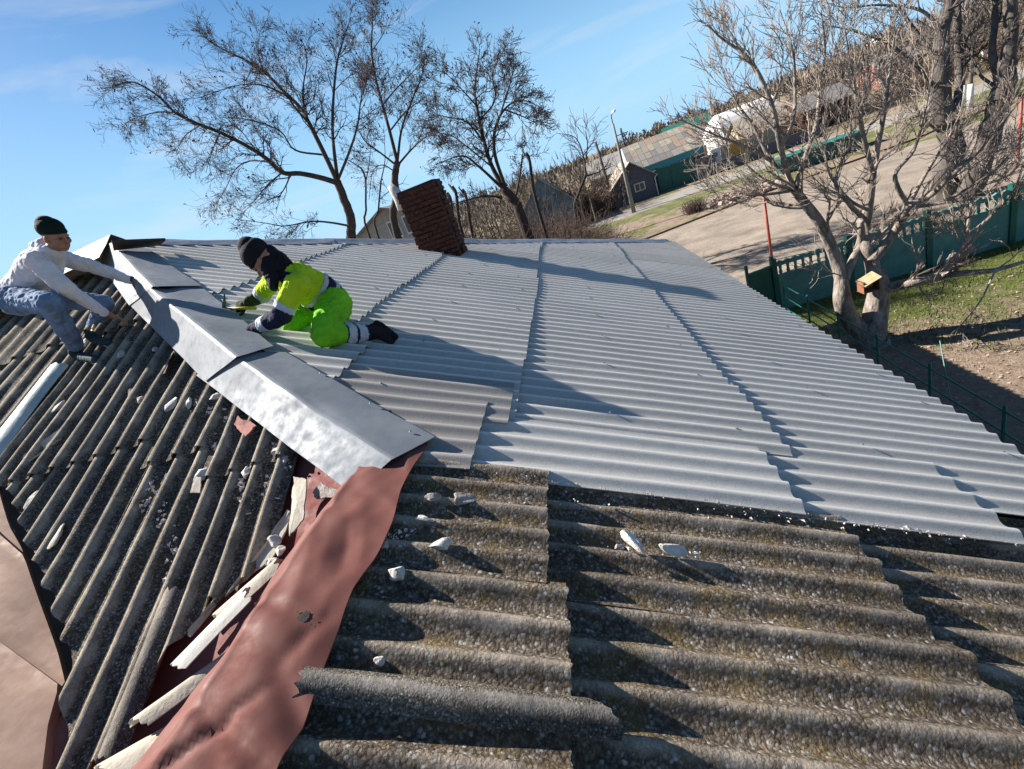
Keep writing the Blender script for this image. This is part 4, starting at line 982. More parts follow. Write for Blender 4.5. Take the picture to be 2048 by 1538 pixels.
def smooth_line(P, n=4):
    P = np.asarray(P, float)
    if len(P) < 3: return np.array([P[0] + (P[-1] - P[0]) * t for t in np.linspace(0, 1, 6)])
    out_ = []
    Q = np.vstack([2 * P[0] - P[1], P, 2 * P[-1] - P[-2]])
    for i in range(1, len(Q) - 2):
        for k in range(n):
            t = k / n; out_.append(.5 * (2 * Q[i] + (Q[i + 1] - Q[i - 1]) * t + (2 * Q[i - 1] - 5 * Q[i] + 4 * Q[i + 1] - Q[i + 2]) * t * t + (3 * Q[i] - Q[i - 1] - 3 * Q[i + 1] + Q[i + 2]) * t ** 3))
    out_.append(P[-1]); return np.array(out_)
def tree(label, y0, trunk, limbs, mat, tmat, seed, par, dens=8, group=None, pods=0, r0=.2, foot=None, cat='tree', name='bare_tree', tw=1.0, extra=None, podsz=.05):
    """trunk and limbs: pixel polylines carried to a depth that wanders away from y0"""
    t = Twigs(seed); r = t.r
    TP = [atY(u, v, y0) for u, v in trunk]
    base = np.array([TP[0][0], TP[0][1], G]) if foot is None else np.array(foot)
    P = smooth_line([base] + [p + np.array([0, 0, 0]) for p in TP]); P = P + r.normal(size=P.shape) * r0 * .06
    t.limb(P, r0, r0 * .72, 9)
    for L0 in limbs:
        pts, ra, rb, dy = L0[:4]; dn = dens if len(L0) < 5 else L0[4]
        n = len(pts); W_ = []
        for i, (u, v) in enumerate(pts): W_.append(atY(u, v, y0 + dy * (i / max(1, n - 1)) ** 1.2 + (r.normal() * .12 if 0 < i else 0)))
        W_ = smooth_line(W_, 5); L1 = np.sum(np.linalg.norm(np.diff(W_, axis=0), axis=1))
        ra = ra * par.get('rs', 1.0); t.limb(W_, ra, rb, 6)
        for i in range(int(dn * L1)):
            x = r.uniform(.12, 1) ** .8 * (len(W_) - 1); j = min(int(x), len(W_) - 2); q0 = W_[j] + (W_[j + 1] - W_[j]) * (x - j); dd = unit(W_[j + 1] - W_[j])
            o_ = r.normal(size=3); o_ -= dd * o_.dot(dd); o_ = unit(o_); a = r.uniform(*par['ang'])
            t.grow(q0, dd * math.cos(a) + o_ * math.sin(a), par['L'] * r.uniform(.5, 1.2) * (1 - par.get('sh', .45) * x / len(W_)), max(par['rmin'], (ra + (rb - ra) * x / len(W_)) * .38), 0, par)
    root = empty(name, base, label, cat, group)
    A, B_ = t.A, t.B
    part('trunk', A.V, A.F, tmat, root, smooth=True)
    if B_.V: part('crown', B_.V, B_.F, mat, root)
    if pods:
        mb = MB(); tips = np.array(t.tips); idx = r.choice(len(tips), min(pods, len(tips)), replace=False)
        for p in tips[idx]:
            for _ in range(3):
                c = p + r.normal(size=3) * podsz * 2.0; a = r.normal(size=3) * podsz; a[2] -= podsz * 1.3; b_ = r.normal(size=3) * podsz * .28
                mb.add([c - b_, c + b_, c + a + b_, c + a - b_], [(0, 1, 2, 3)])
        part('seed_pods', mb.V, mb.F, 'pod', root)
    return root, t
loc = dict(rs=.82, wig=.16, trop=.03, rmin=.0042, lv=2, n=(6, 4), ang=(.35, 1.05), L=1.15)
tree('widest bare tree, its long limb reaching far left over the kneeling worker', 17.5, [(712, 500), (704, 470), (700, 430), (686, 392), (674, 362)], [
    ([(676, 366), (640, 355), (600, 347), (565, 345), (530, 315), (490, 290), (440, 265), (390, 245), (350, 225), (320, 195), (270, 165), (232, 170)], .12, .015, -1.8),
    ([(676, 366), (650, 310), (620, 250), (600, 215), (560, 175), (525, 140), (480, 115), (430, 90), (395, 60)], .11, .012, 1.2),
    ([(620, 250), (590, 215), (570, 190), (520, 170), (470, 172), (400, 195)], .05, .008, -1.0),
    ([(676, 366), (668, 300), (665, 250), (668, 180), (675, 120), (690, 70), (702, 35)], .09, .01, .8), ([(676, 360), (700, 300), (715, 250), (722, 200), (735, 150)], .06, .01, -1.2),
    ([(612, 238), (606, 180), (614, 120), (604, 80)], .045, .01, 1.3), ([(700, 452), (660, 445), (620, 443), (570, 452), (530, 446), (470, 438)], .05, .008, -1.2, 5),
    ([(565, 345), (540, 365), (525, 382), (508, 402), (490, 415)], .035, .007, -.6, 6), ([(545, 325), (500, 322), (470, 340), (450, 380), (432, 408)], .035, .007, 1.0, 5),
    ([(400, 250), (370, 272), (352, 305)], .03, .007, .6), ([(440, 266), (425, 300), (412, 345)], .03, .007, -.7), ([(525, 140), (516, 100), (520, 60)], .03, .006, .7), ([(350, 225), (310, 225), (262, 240), (240, 260)], .03, .006, .5),
    ([(650, 310), (590, 300), (560, 262), (500, 240), (440, 235)], .045, .007, -1.6, 7)],
    'twig_dark', 'bark_dark', 11, loc, dens=6.0, pods=900, podsz=.032, r0=.19)
tree('tall narrow bare tree rising directly behind the brick chimney', 19, [(795, 470), (792, 400), (790, 350), (795, 322)], [
    ([(795, 325), (780, 265), (765, 210), (750, 150), (743, 95), (745, 50), (746, 12)], .09, .012, .6), ([(792, 330), (760, 305), (730, 282), (712, 250)], .05, .01, -1.2),
    ([(796, 330), (822, 300), (850, 275), (885, 262)], .05, .008, -1), ([(795, 322), (803, 260), (822, 205), (842, 155), (850, 112)], .06, .008, 1.0), ([(765, 210), (790, 180), (820, 150), (846, 120)], .04, .007, -.9),
    ([(752, 155), (725, 125), (700, 85)], .035, .007, .9), ([(780, 262), (810, 225), (835, 205), (855, 190)], .04, .007, .8), ([(745, 100), (765, 70), (775, 40)], .025, .006, .4), ([(792, 345), (765, 330), (745, 345), (738, 400)], .03, .01, .4, 4)],
    'twig_dark', 'bark_dark', 12, loc, dens=4.6, pods=800, podsz=.032, r0=.16)
tree('round-crowned bare tree to the right of the brick chimney', 24, [(1045, 440), (1028, 402), (1008, 378)], [
    ([(1010, 380), (985, 335), (970, 290), (958, 235), (950, 185), (955, 130), (960, 98)], .16, .015, 1.0), ([(1012, 378), (990, 310), (990, 260), (1008, 220), (1040, 200), (1078, 212)], .12, .012, -1.5),
    ([(1000, 372), (960, 335), (925, 312), (872, 328)], .10, .012, -1.6), ([(968, 285), (935, 245), (900, 235), (868, 230)], .06, .01, 1.4), ([(956, 215), (920, 175), (890, 145)], .05, .01, -1.2),
    ([(990, 262), (1010, 200), (1022, 160), (1028, 130)], .06, .01, .8), ([(1012, 220), (1050, 235), (1078, 250)], .05, .01, .6), ([(1030, 400), (1040, 350), (1045, 310)], .07, .04, 1.2, 3),
    ([(1005, 395), (975, 392), (945, 397), (905, 408)], .07, .02, -.8, 3), ([(960, 240), (990, 200), (985, 150), (1000, 110)], .05, .01, -.8), ([(985, 335), (930, 290), (900, 270), (870, 265)], .05, .01, -.6)],
    'twig_dark', 'bark_dark', 13, dict(loc, n=(6, 4), L=1.25, rmin=.0085), dens=5.0, pods=900, podsz=.034, r0=.27)
sm_ = dict(wig=.2, trop=.04, rmin=.009, lv=1, n=(5,), ang=(.3, .9), L=1.1)
tree('small bare tree with a flat spreading crown left of the tall lamp post', 38, [(1150, 420), (1158, 385), (1172, 350)], [
    ([(1172, 352), (1166, 310), (1150, 275), (1112, 266)], .08, .015, 1), ([(1170, 330), (1175, 290), (1170, 262)], .06, .015, -1), ([(1172, 352), (1195, 345), (1210, 335)], .07, .02, 1), ([(1166, 312), (1185, 285), (1190, 270)], .05, .01, .5)],
    'twig_dark', 'bark_dark', 14, dict(sm_, rmin=.013, L=1.8), dens=2.2, r0=.14)
tree('first slim sapling left of the chimney, bent at its top', 21, [(740, 475), (732, 420), (731, 360), (722, 335)], [([(722, 336), (700, 322), (690, 318)], .03, .01, .3), ([(731, 365), (738, 330), (742, 290)], .03, .008, .3)], 'twig_dark', 'bark_dark', 15, sm_, dens=2.5, r0=.05)
tree('second slim sapling, straight, beside the gabled white house', 22, [(757, 475), (757, 420), (762, 360)], [([(762, 362), (770, 320), (768, 270)], .03, .008, .3), ([(758, 400), (775, 385), (790, 375)], .02, .008, .3)], 'twig_dark', 'bark_dark', 16, sm_, dens=2.5, r0=.05)
for i, (u, v, h) in enumerate([(905, 372, 60), (925, 378, 70), (1052, 305, 60), (895, 385, 50)]):
    tree(['pruned leafless stub beside the chimney, leaning', 'thicker pruned stub right of the first one', 'pruned stem with a cut top beside the round-crowned tree', 'shortest pruned stub close to the chimney'][i], 23 + i, [(u + h * .35, v + h + 40), (u + 8, v + 20), (u, v)], [([(u + 4, v + 12), (u - 8, v - 4)], .05, .03, .2, 2)], 'twig_dark', 'bark_dark', 40 + i, dict(sm_, L=.8), dens=2, r0=.09, cat='stump', name='pruned_tree')

# pale-barked tree in the yard, a double trunk pollarded low
B0 = onG(1745, 690); yb = B0[1]
pale = dict(wig=.15, trop=.09, rmin=.0050, sh=.25, lv=2, n=(5, 3), ang=(.25, .8), L=.95)
LW = [([(1738, 675), (1700, 640), (1685, 600), (1683, 560)], .25, .14, -.1, 0), ([(1745, 670), (1752, 620), (1758, 575), (1748, 540)], .29, .16, .2, 0),
    ([(1683, 562), (1672, 520), (1652, 470), (1632, 435), (1605, 400), (1588, 378)], .13, .085, -.2, 2), ([(1690, 560), (1705, 520), (1722, 490), (1722, 455), (1720, 430)], .09, .06, .3, 2),
    ([(1748, 545), (1742, 520), (1733, 495), (1730, 455), (1736, 420), (1745, 345), (1752, 305)], .14, .07, .5, 2), ([(1742, 525), (1790, 462), (1808, 430), (1815, 410)], .11, .07, -.2, 2),
    ([(1588, 378), (1575, 350), (1560, 290), (1542, 205), (1500, 120), (1445, 78), (1415, 50)], .07, .010, -.6), ([(1575, 350), (1540, 320), (1482, 290), (1430, 270), (1362, 240)], .055, .010, -.9),
    ([(1590, 380), (1612, 310), (1632, 250), (1640, 180), (1650, 100), (1642, 20)], .06, .010, .6), ([(1562, 292), (1586, 240), (1590, 170), (1585, 100), (1560, 20)], .045, .008, .3), ([(1588, 380), (1540, 388), (1490, 392), (1430, 402)], .04, .008, -1.2),
    ([(1540, 320), (1505, 250), (1470, 200), (1440, 130)], .04, .008, .4), ([(1590, 378), (1560, 372), (1520, 352), (1462, 300)], .04, .008, -.5), ([(1752, 305), (1768, 225), (1780, 140), (1790, 60)], .06, .009, .6),
    ([(1745, 345), (1722, 250), (1705, 150), (1690, 60)], .05, .008, -.6), ([(1722, 432), (1700, 410), (1672, 370), (1680, 330), (1700, 285), (1702, 230)], .055, .008, -.7), ([(1736, 420), (1700, 400), (1660, 350), (1650, 290)], .04, .008, -.6),
    ([(1815, 410), (1860, 392), (1902, 352), (1960, 300), (2000, 250), (2042, 200)], .065, .010, -.8), ([(1815, 412), (1790, 352), (1828, 300), (1850, 222), (1870, 120)], .05, .009, .5), ([(1818, 410), (1850, 350), (1900, 270), (1935, 200)], .045, .008, .9),
    ([(1820, 415), (1880, 405), (1930, 380), (2000, 330), (2050, 270)], .045, .008, -.4), ([(1745, 345), (1760, 320), (1795, 290), (1820, 250)], .04, .008, .9),
    ([(1760, 580), (1800, 570), (1835, 562), (1880, 552), (1930, 546), (1990, 540), (2060, 520)], .12, .03, -1.2, 2.5), ([(1880, 552), (1897, 530), (1908, 512)], .10, .085, .1, 0), ([(1905, 548), (1925, 500), (1932, 472), (1912, 450), (1880, 440)], .05, .012, -.3),
    ([(1932, 472), (1962, 450), (2000, 415), (2030, 375), (2045, 330)], .04, .009, -.7), ([(1935, 470), (1940, 420), (1955, 360), (1990, 300)], .035, .008, .5), ([(1990, 542), (1962, 600), (1922, 650), (1902, 668)], .02, .006, -1.2, 2),
    ([(1835, 562), (1850, 590), (1880, 588), (1890, 560)], .02, .01, -.3, 2), ([(1700, 560), (1660, 545), (1640, 530)], .02, .007, -.3, 2), ([(1755, 560), (1790, 580), (1850, 530)], .03, .008, -.5, 2)]
LW = [l if len(l) == 5 else (*l, 5.2) for l in LW]
tree('pale-barked double-trunked tree in the yard beside the eave, many upright shoots', yb, [(1742, 682), (1742, 670)], LW, 'twig_pale', 'bark_pale', 21, pale, r0=.34, foot=(B0[0], B0[1], G))
# bird feeder hung in its fork
fp = atY(1738, 570, yb - .45); fd = empty('bird_feeder', fp, 'small open plywood box fixed in the fork of the pale-barked tree', 'bird feeder')
def fbox(c, s, mt, nm, rx=0, ry=0):
    V, Fc = box((0, 0, 0), s); R3 = np.array(Matrix.Rotation(ry, 3, 'Y') @ Matrix.Rotation(rx, 3, 'X')); part(nm, V @ R3.T + fp + np.array(c), Fc, mt, fd)
fbox((0, 0, .13), (.34, .30, .015), 'plywood', 'roof_panel', .25, -.35); fbox((0, .02, -.12), (.32, .26, .012), 'plywood_edge', 'floor_panel'); fbox((.15, .02, 0), (.012, .24, .24), 'plywood_edge', 'side_panel'); fbox((-.15, .02, 0), (.012, .24, .24), 'plywood_edge', 'side_panel'); fbox((0, .14, 0), (.3, .012, .24), 'plywood', 'back_panel')

# two big dark trees beyond the green fence and their undergrowth
big = dict(wig=.2, trop=.05, rmin=.009, lv=2, n=(5, 3), ang=(.35, 1.0), L=1.5)
Q1 = onG(1905, 402); tree('thick dark-barked tree beyond the fence, left one of the leaning pair', Q1[1], [(1890, 350), (1908, 300), (1893, 250), (1880, 190), (1882, 130)], [
    ([(1882, 132), (1884, 70), (1900, 0), (1905, -60)], .24, .15, .5, 1), ([(1895, 255), (1915, 200), (1918, 120), (1915, 30), (1920, -40)], .16, .08, 1, 1.5), ([(1884, 190), (1830, 130), (1780, 90), (1700, 60), (1640, 50)], .07, .012, -1.5), ([(1882, 130), (1830, 60), (1790, 10), (1720, -30)], .07, .012, 1.2),
    ([(1885, 60), (1840, 20), (1760, 10), (1690, 15), (1640, 2)], .06, .01, .6), ([(1900, 280), (1850, 240), (1820, 190), (1800, 120)], .05, .01, -1), ([(1900, 20), (1950, -10), (1990, 10)], .06, .01, 1), ([(1886, 100), (1850, 110), (1800, 150), (1760, 160)], .05, .01, -.8)],
    'bark_grey', 'bark_grey', 31, big, dens=2.2, r0=.38, foot=(Q1[0], Q1[1], G))
Q2 = onG(1925, 405); tree('thick dark-barked tree beyond the fence, right one of the leaning pair', Q2[1], [(1945, 370), (1962, 320), (1985, 250), (2005, 180), (2015, 120)], [
    ([(2015, 122), (2022, 60), (2018, -30)], .22, .15, .5, 1), ([(2005, 180), (1985, 110), (1990, 40), (1985, -30)], .12, .08, 1, 1.5), ([(1985, 250), (2020, 210), (2050, 150)], .07, .02, -1), ([(2015, 120), (2045, 70), (2070, 0)], .07, .02, 1), ([(2005, 180), (1960, 150), (1940, 100), (1900, 60)], .06, .01, 1.5), ([(1965, 320), (2000, 300), (2040, 290)], .04, .01, -1)],
    'bark_grey', 'bark_grey', 32, big, dens=2.2, r0=.38, foot=(Q2[0], Q2[1], G))
# slim whitewashed trees farther back
for i, (u, v, h, ht) in enumerate([(1925, 218, 110, 5.5), (1940, 216, 112, 6), (1800, 182, 60, 6.5), (1965, 130, 40, 6), (1610, 255, 60, 4.0), (1690, 230, 55, 5)]):
    p = onG(u, v); t = Twigs(60 + i); Pt = [p, p + (0, 0, 1.5), p + (.05, 0, ht * .6), p + (.1, .1, ht)]
    t.limb(smooth_line(Pt), .16, .05, 7)
    for k in range(12): a = rng.uniform(0, 6.28); z = ht * rng.uniform(.4, 1); t.grow(p + np.array([0, 0, z]), (math.cos(a) * .6, math.sin(a) * .6, .8), 1.9, .04, 0, dict(big, lv=1, n=(6,), rmin=.012))
    rt = empty('whitewashed_tree', p, ['slim tree with whitewashed trunk, left of the close pair beyond the log', 'slim tree with whitewashed trunk, right of the close pair beyond the log', 'pale slim tree behind the green containers', 'whitewashed tree highest up at the right edge', 'slim bare tree in front of the brown-walled house', 'slim bare tree right of the brown-walled house'][i], 'tree')
    part('trunk', t.A.V, t.A.F, 'bark_grey', rt, smooth=True); part('crown', t.B.V, t.B.F, 'bark_grey', rt)
    if i < 4: part('whitewash', *tube([p, p + (0, 0, 1.5)], [.175, .168], 9), 'whitewash', rt, smooth=True)

# ---------------------------------------------------------------- brush and far woods
def brush(name, spots, mat, label, seed, sz=(1.2, 2.4), th=.008, sh=26, kind='stuff', cat='bushes'):
    r = np.random.default_rng(seed); mb = MB()
    for (x, y, s) in spots:
        for _ in range(sh):
            d = unit(np.array([r.normal() * .5, r.normal() * .5, 1.0])); L0 = r.uniform(*sz) * s; p = np.array([x + r.normal() * .35 * s, y + r.normal() * .35 * s, G])
            P = [p]; 
            for k in range(4): d = unit(d + r.normal(size=3) * .22); P.append(P[-1] + d * L0 / 4)
            mb.add(*tube(P, np.linspace(th * 1.6, th * .6, 5) * s ** .5, 3, False))
            for _k in range(3):
                j = r.integers(1, 5); dd = unit(d + r.normal(size=3) * .8); mb.add(*tube([P[j], P[j] + dd * L0 * .2, P[j] + unit(dd + r.normal(size=3) * .4) * L0 * .42], np.array([th, th * .8, th * .5]) * s ** .5, 3, False))
    return tag(build(name, mb.V, mb.F, mat), label, cat, None, kind)
r = np.random.default_rng(3)
sp = [(x, y, r.uniform(1.1, 1.7)) for x, y in zip(r.uniform(-9.5, 2.2, 230), r.uniform(20, 36, 230))]
sp = [(x, y, float(np.interp(x / y, [-.4, -.2, -.11, 0, .05, .1], [3.2, 4.6, 5.0, 3.8, 2.6, 1.4])) / 3.6 * (.5 + .35 * (s - 1.1) / .6 + .15)) for x, y, s in sp]
brush('thicket', sp, 'brush', 'dense brown leafless thicket behind the roof right of the chimney', 3, (1.8, 3.6), .009, 26)
sp = [(x + 2.4, y, r.uniform(.35, .7)) for x, y in zip(r.uniform(-3, .8, 22), r.uniform(22, 42, 22))]
brush('dry_weeds', sp, 'brush', 'dry stalks along the edge of the dirt road behind the roof', 4, (.8, 2.0), .008, 10, cat='weeds')
sp = [(x, y, r.uniform(.5, 1.0)) for x, y in zip(r.uniform(8.5, 16, 26), r.uniform(16.3, 17.6, 26))]
brush('fence_brush', sp, 'brush', 'reddish brown twigs growing behind the green fence', 6, (.6, 1.4), .007, 22, cat='bushes')
sp = [(x, 58 + r.uniform(-2, 6), r.uniform(1, 2)) for x in r.uniform(18, 80, 60)]
brush('village_brush', sp, 'brush', 'leafless shrubs around the far village houses', 8, (1.2, 2.6), .02, 16)
sp = [(x, y, r.uniform(1.5, 3.0)) for x, y in zip(r.uniform(-4, 5.0, 26), r.uniform(52, 62, 26))]
brush('hedge', sp, 'brush', 'dark overgrown shrubs left of the grey gabled house', 9, (.9, 1.8), .018, 22)
# tree masses towards the horizon: thin slivers through each crown's volume
def far_wood(n, xr, yr, hr, seed, label, w=.05):
    r = np.random.default_rng(seed); mb = MB()
    for _ in range(n):
        y = r.uniform(*yr); x = r.uniform(xr[0], xr[1]) * y; h = r.uniform(*hr); k = max(24, int(90 - y * .12))
        sc = y / 60 * w
        for j in range(k):
            a = r.uniform(0, 6.28); ph = math.acos(r.uniform(-.3, 1)); R0 = h * .36 * r.uniform(.2, 1) ** .5
            c = np.array([x, y, G + h * .5]) + R0 * np.array([math.sin(ph) * math.cos(a), math.sin(ph) * math.sin(a), math.cos(ph) * 1.25]); d = unit(c - np.array([x, y, G + h * .15]) + r.normal(size=3) * h * .1) * h * r.uniform(.08, .22); s_ = unit(r.normal(size=3)) * sc * r.uniform(.5, 1.6)
            mb.add([c - s_, c + s_, c + d], [(0, 1, 2)])
        mb.add(*tube([(x, y, G), (x, y, G + h * .55)], [h * .02, h * .012], 4, False))
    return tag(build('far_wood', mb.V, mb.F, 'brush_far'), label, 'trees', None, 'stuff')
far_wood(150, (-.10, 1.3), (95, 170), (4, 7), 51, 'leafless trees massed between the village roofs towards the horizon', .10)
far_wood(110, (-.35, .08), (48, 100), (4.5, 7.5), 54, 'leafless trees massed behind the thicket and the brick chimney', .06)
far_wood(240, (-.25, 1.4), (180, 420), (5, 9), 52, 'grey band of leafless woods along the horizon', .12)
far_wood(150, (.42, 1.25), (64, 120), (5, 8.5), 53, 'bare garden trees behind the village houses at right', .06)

# ================================================================ GREEN CONCRETE FENCE AND GATE
f0 = onG(1562, 622); FY = 14.35
xs_f = [f0[0] - .02 + 2.0 * i for i in range(7)]
fe = empty('concrete_fence', (xs_f[0], FY, G), 'green painted concrete panel fence with a row of white slots along its top', 'fence')
FH = 1.55
for i in range(len(xs_f)):
    x = xs_f[i]; hh = FH + .06
    V, Fc = box((x, FY, G + hh / 2), (.14, .16, hh)); part('post', V, Fc, 'gate_green', fe)
    if i == len(xs_f) - 1: break
    a, b_ = x + .075, xs_f[i + 1] - .075; z0 = G
    mb = MB(); mb.box(((a + b_) / 2, FY, z0 + .55), (b_ - a, .06, 1.10)); 
    part('panel', mb.V, mb.F, 'fence_green', fe)
    # balustrade strip: bottom rail is the panel, then balusters with gaps and a scalloped coping
    n = 9; mb = MB()
    for k in range(n):
        cx_ = a + (k + .5) * (b_ - a) / n; hb_ = .26
        mb.add(*tube([(cx_, FY, z0 + 1.10), (cx_, FY, z0 + 1.17), (cx_, FY, z0 + 1.24), (cx_, FY, z0 + 1.10 + hb_)], [.030, .052, .034, .045], 6))
    part('balusters', mb.V, mb.F, 'fence_green', fe)
    m_ = 18; top = []; 
    for k in range(m_ + 1):
        t_ = k / m_; top.append((a + (b_ - a) * t_, z0 + 1.46 + .05 * abs(math.sin(t_ * n * math.pi))))
    V = []; Fc = []
    for (x_, z_) in top: V += [(x_, FY - .035, z0 + 1.36), (x_, FY - .035, z_), (x_, FY + .035, z_), (x_, FY + .035, z0 + 1.36)]
    for k in range(m_):
        p = 4 * k
        for u_ in range(4): Fc.append((p + u_, p + (u_ + 1) % 4, p + 4 + (u_ + 1) % 4, p + 4 + u_))
    part('coping', V, Fc, 'fence_green', fe)
gt = empty('gate', (f0[0], FY - .4, G), 'dark green sheet metal gate leaf standing open at the end of the fence', 'gate')
g0, g1 = onG(1508, 640), onG(1556, 622)
def gbox(c, s, rz, mt, nm): V, Fc = box(c, s, rz); part(nm, V, Fc, mt, gt)
ga = math.atan2(g1[1] - g0[1], g1[0] - g0[0]); gc_ = (g0 + g1) / 2; gl = np.linalg.norm((g1 - g0)[:2])
gbox((gc_[0], gc_[1], G + .75), (gl, .03, 1.4), ga, 'gate_green', 'leaf'); gbox((g0[0], g0[1], G + .85), (.07, .07, 1.7), ga, 'gate_green', 'post'); gbox((g1[0], g1[1], G + .85), (.07, .07, 1.7), ga, 'gate_green', 'post')
gbox((gc_[0], gc_[1] - .03, G + 1.43), (gl, .05, .05), ga, 'paint_green', 'rail')
# low tube fence along the house
rl = empty('tube_fence', (f0[0], FY - 1, G), 'low green wire and tube fence running in the shade along the house', 'fence')
ra_ = onG(1562, 615, G + .75); rb_ = onG(2047, 838, G + .95)
ax_ = ra_[0]; 
for h_ in (.25, .60, .95):
    p0 = np.array([5.25, 13.9, G + h_]); p1 = np.array([4.9, 3.0, G + h_]); part('rail', *tube([p0, (p0 + p1) / 2, p1], .016, 6), 'paint_green', rl)
for k in range(8):
    y = 13.8 - 1.5 * k; x = 5.25 - .35 * (13.9 - y) / 10.9; part('post', *tube([(x, y, G), (x, y, G + 1.05)], .024, 6), 'paint_green', rl)
p0 = (5.0, 7.6, G + .3); part('brace', *tube([(4.8, 6.8, G + .1), (5.4, 8.1, G + 1.25)], .010, 5), 'paint_green', rl)
# gas pipe on red posts
PZ = -3.4
gp = empty('gas_pipe', (7.0, 19.3, G), 'thin brown gas pipe carried over the dirt road on red posts', 'pipe')
part('pipe', *tube([(-4, 17.6, PZ), (2.7, 18.3, PZ), (7.1, 19.4, PZ), (12.3, 19.8, PZ), (16.9, 21.4, PZ), (30, 25, PZ)], .035, 8), 'pipe_brown', gp, smooth=True)
for i, (x, y) in enumerate([(7.1, 19.4), (16.9, 21.4)]):
    part('post', *tube([(x, y, G), (x, y, PZ - .03)], .05, 8), 'pipe_red', gp, smooth=True); V, Fc = box((x, y, PZ - .05), (.22, .12, .04)); part('bracket', V, Fc, 'pipe_red', gp)

# ================================================================ VILLAGE
def wbox(mb_, c, s): mb_.box(c, s)
def gable_house(name, x0, x1, y0, y1, zw, zr, wallm, roofm, label, cat='house', axis='y', over=.3, windows=(), chim=None, door=None):
    """axis: direction of the ridge; walls to height zw, ridge at zr above ground"""
    h = empty(name, ((x0 + x1) / 2, y0, G), label, cat)
    V, Fc = box(((x0 + x1) / 2, (y0 + y1) / 2, G + zw / 2), (x1 - x0, y1 - y0, zw)); part('wall', V, Fc, wallm, h)
    if axis == 'y':
        xm = (x0 + x1) / 2
        for yy, s_ in ((y0, 1), (y1, -1)):
            V = [(x0, yy, G + zw), (x1, yy, G + zw), (xm, yy, G + zr), (x0, yy + s_ * .12, G + zw), (x1, yy + s_ * .12, G + zw), (xm, yy + s_ * .12, G + zr)]
            part('gable', V, [(0, 1, 2), (5, 4, 3), (0, 3, 4, 1), (1, 4, 5, 2), (2, 5, 3, 0)], wallm, h)
        sl = (zr - zw) / (xm - x0)
        for s_ in (-1, 1):
            xe = x0 - over if s_ < 0 else x1 + over; ze = G + zw - sl * over
            P4 = [(xe, y0 - over, ze), (xm, y0 - over, G + zr), (xm, y1 + over, G + zr), (xe, y1 + over, ze)]
            P4 = [np.array(p) + (0, 0, .10) for p in P4]; quad('roof', P4, roofm, .08, h)
    else:
        ym = (y0 + y1) / 2; sl = (zr - zw) / (ym - y0)
        for xx, s_ in ((x0, 1), (x1, -1)):
            V = [(xx, y0, G + zw), (xx, y1, G + zw), (xx, ym, G + zr), (xx + s_ * .12, y0, G + zw), (xx + s_ * .12, y1, G + zw), (xx + s_ * .12, ym, G + zr)]
            part('gable', V, [(0, 1, 2), (5, 4, 3), (0, 3, 4, 1), (1, 4, 5, 2), (2, 5, 3, 0)], wallm, h)
        for s_ in (-1, 1):
            ye = y0 - over if s_ < 0 else y1 + over; ze = G + zw - sl * over
            P4 = [np.array(p) + (0, 0, .10) for p in [(x0 - over, ye, ze), (x0 - over, ym, G + zr), (x1 + over, ym, G + zr), (x1 + over, ye, ze)]]; quad('roof', P4, roofm, .08, h)
    for (wx, wz, ww, wh) in windows:
        V, Fc = box((wx, y0 - .03, G + wz), (ww, .06, wh)); w = part('window', V, Fc, 'house_white', h)
        for k in (-1, 1):
            V, Fc = box((wx + k * ww * .22, y0 - .075, G + wz), (ww * .36, .03, wh * .8)); pn = part('pane', V, Fc, 'glass_dark', h); pn.parent = w
    if chim: V, Fc = box((chim[0], chim[1], G + chim[2] - .4), (.6, .6, 1.6)); part('chimney', V, Fc, 'brick_red', h)
    return h
def A(u, v, y): return atY(u, v, y)
# small grey house with gable towards us
H1L, H1R = 5.6, 9.6
apx1 = A(1262, 334, 53.5)
h1 = gable_house('house', 5.3, 9.7, 53.4, 60.5, 2.05, 3.9, 'house_grey', 'roof_tan', 'small grey gabled house across the paved road, left of the dark green gate', windows=((8.0, 1.35, 1.1, .8),))
V, Fc = box((7.3, 53.33, G + 3.1), (.45, .1, .45)); part('vent', V, Fc, 'glass_dark', h1)
for x in (6.2, 9.6): part('downpipe', *tube([(x, 53.2, G), (x, 53.2, G + 1.7), (x + .3, 53.2, G + 2.0)], .05, 6), 'whitewash', h1)
# green gate, stone pier
g2 = empty('yard_gate', (12, 54.0, G), 'wide dark green sheet gate beside the small grey house', 'gate')
for k in range(3):
    V, Fc = box((10.75 + k * 1.15, 54.0, G + 1.15), (1.1, .08, 2.3)); part('gate_panel', V, Fc, 'gate_green', g2)
for x in (10.1, 13.65): V, Fc = box((x, 54.0, G + 1.25), (.25, .25, 2.5)); part('post', V, Fc, 'gate_green', g2)
s2 = empty('stone_wall', (14.8, 54, G), 'short rough stone wall between the dark green gate and the white boards', 'wall')
for i in range(4):
    for k in range(4):
        V, Fc = box((14.0 + k * .52 + (.2 if i % 2 else 0), 54, G + .25 + i * .48), (.48, .5, .44)); part('stone', V + rng.uniform(-.04, .04, V.shape), Fc, 'stone', s2)
# white boards with an orange tarp, low grey fence
bd = empty('board_fence', (18, 55, G), 'pale board fence with an orange smear beyond the low grey wall', 'fence')
for k in range(7):
    V, Fc = box((16.2 + k * .92, 55.0, G + 1.3), (.86, .08, 1.8)); part('board', V, Fc, ['house_white', 'roof_tan', 'orange_tarp', 'orange_tarp', 'roof_tan', 'house_tan', 'roof_tan'][k], bd)
lf = empty('low_wall', (20, 53.2, G), 'low dark grey wall in front of the pale board fence', 'wall')
for k in range(6): V, Fc = box((16.0 + k * 1.7, 53.2, G + .55), (1.62, .15, 1.1)); part('panel', V, Fc, 'house_grey', lf)
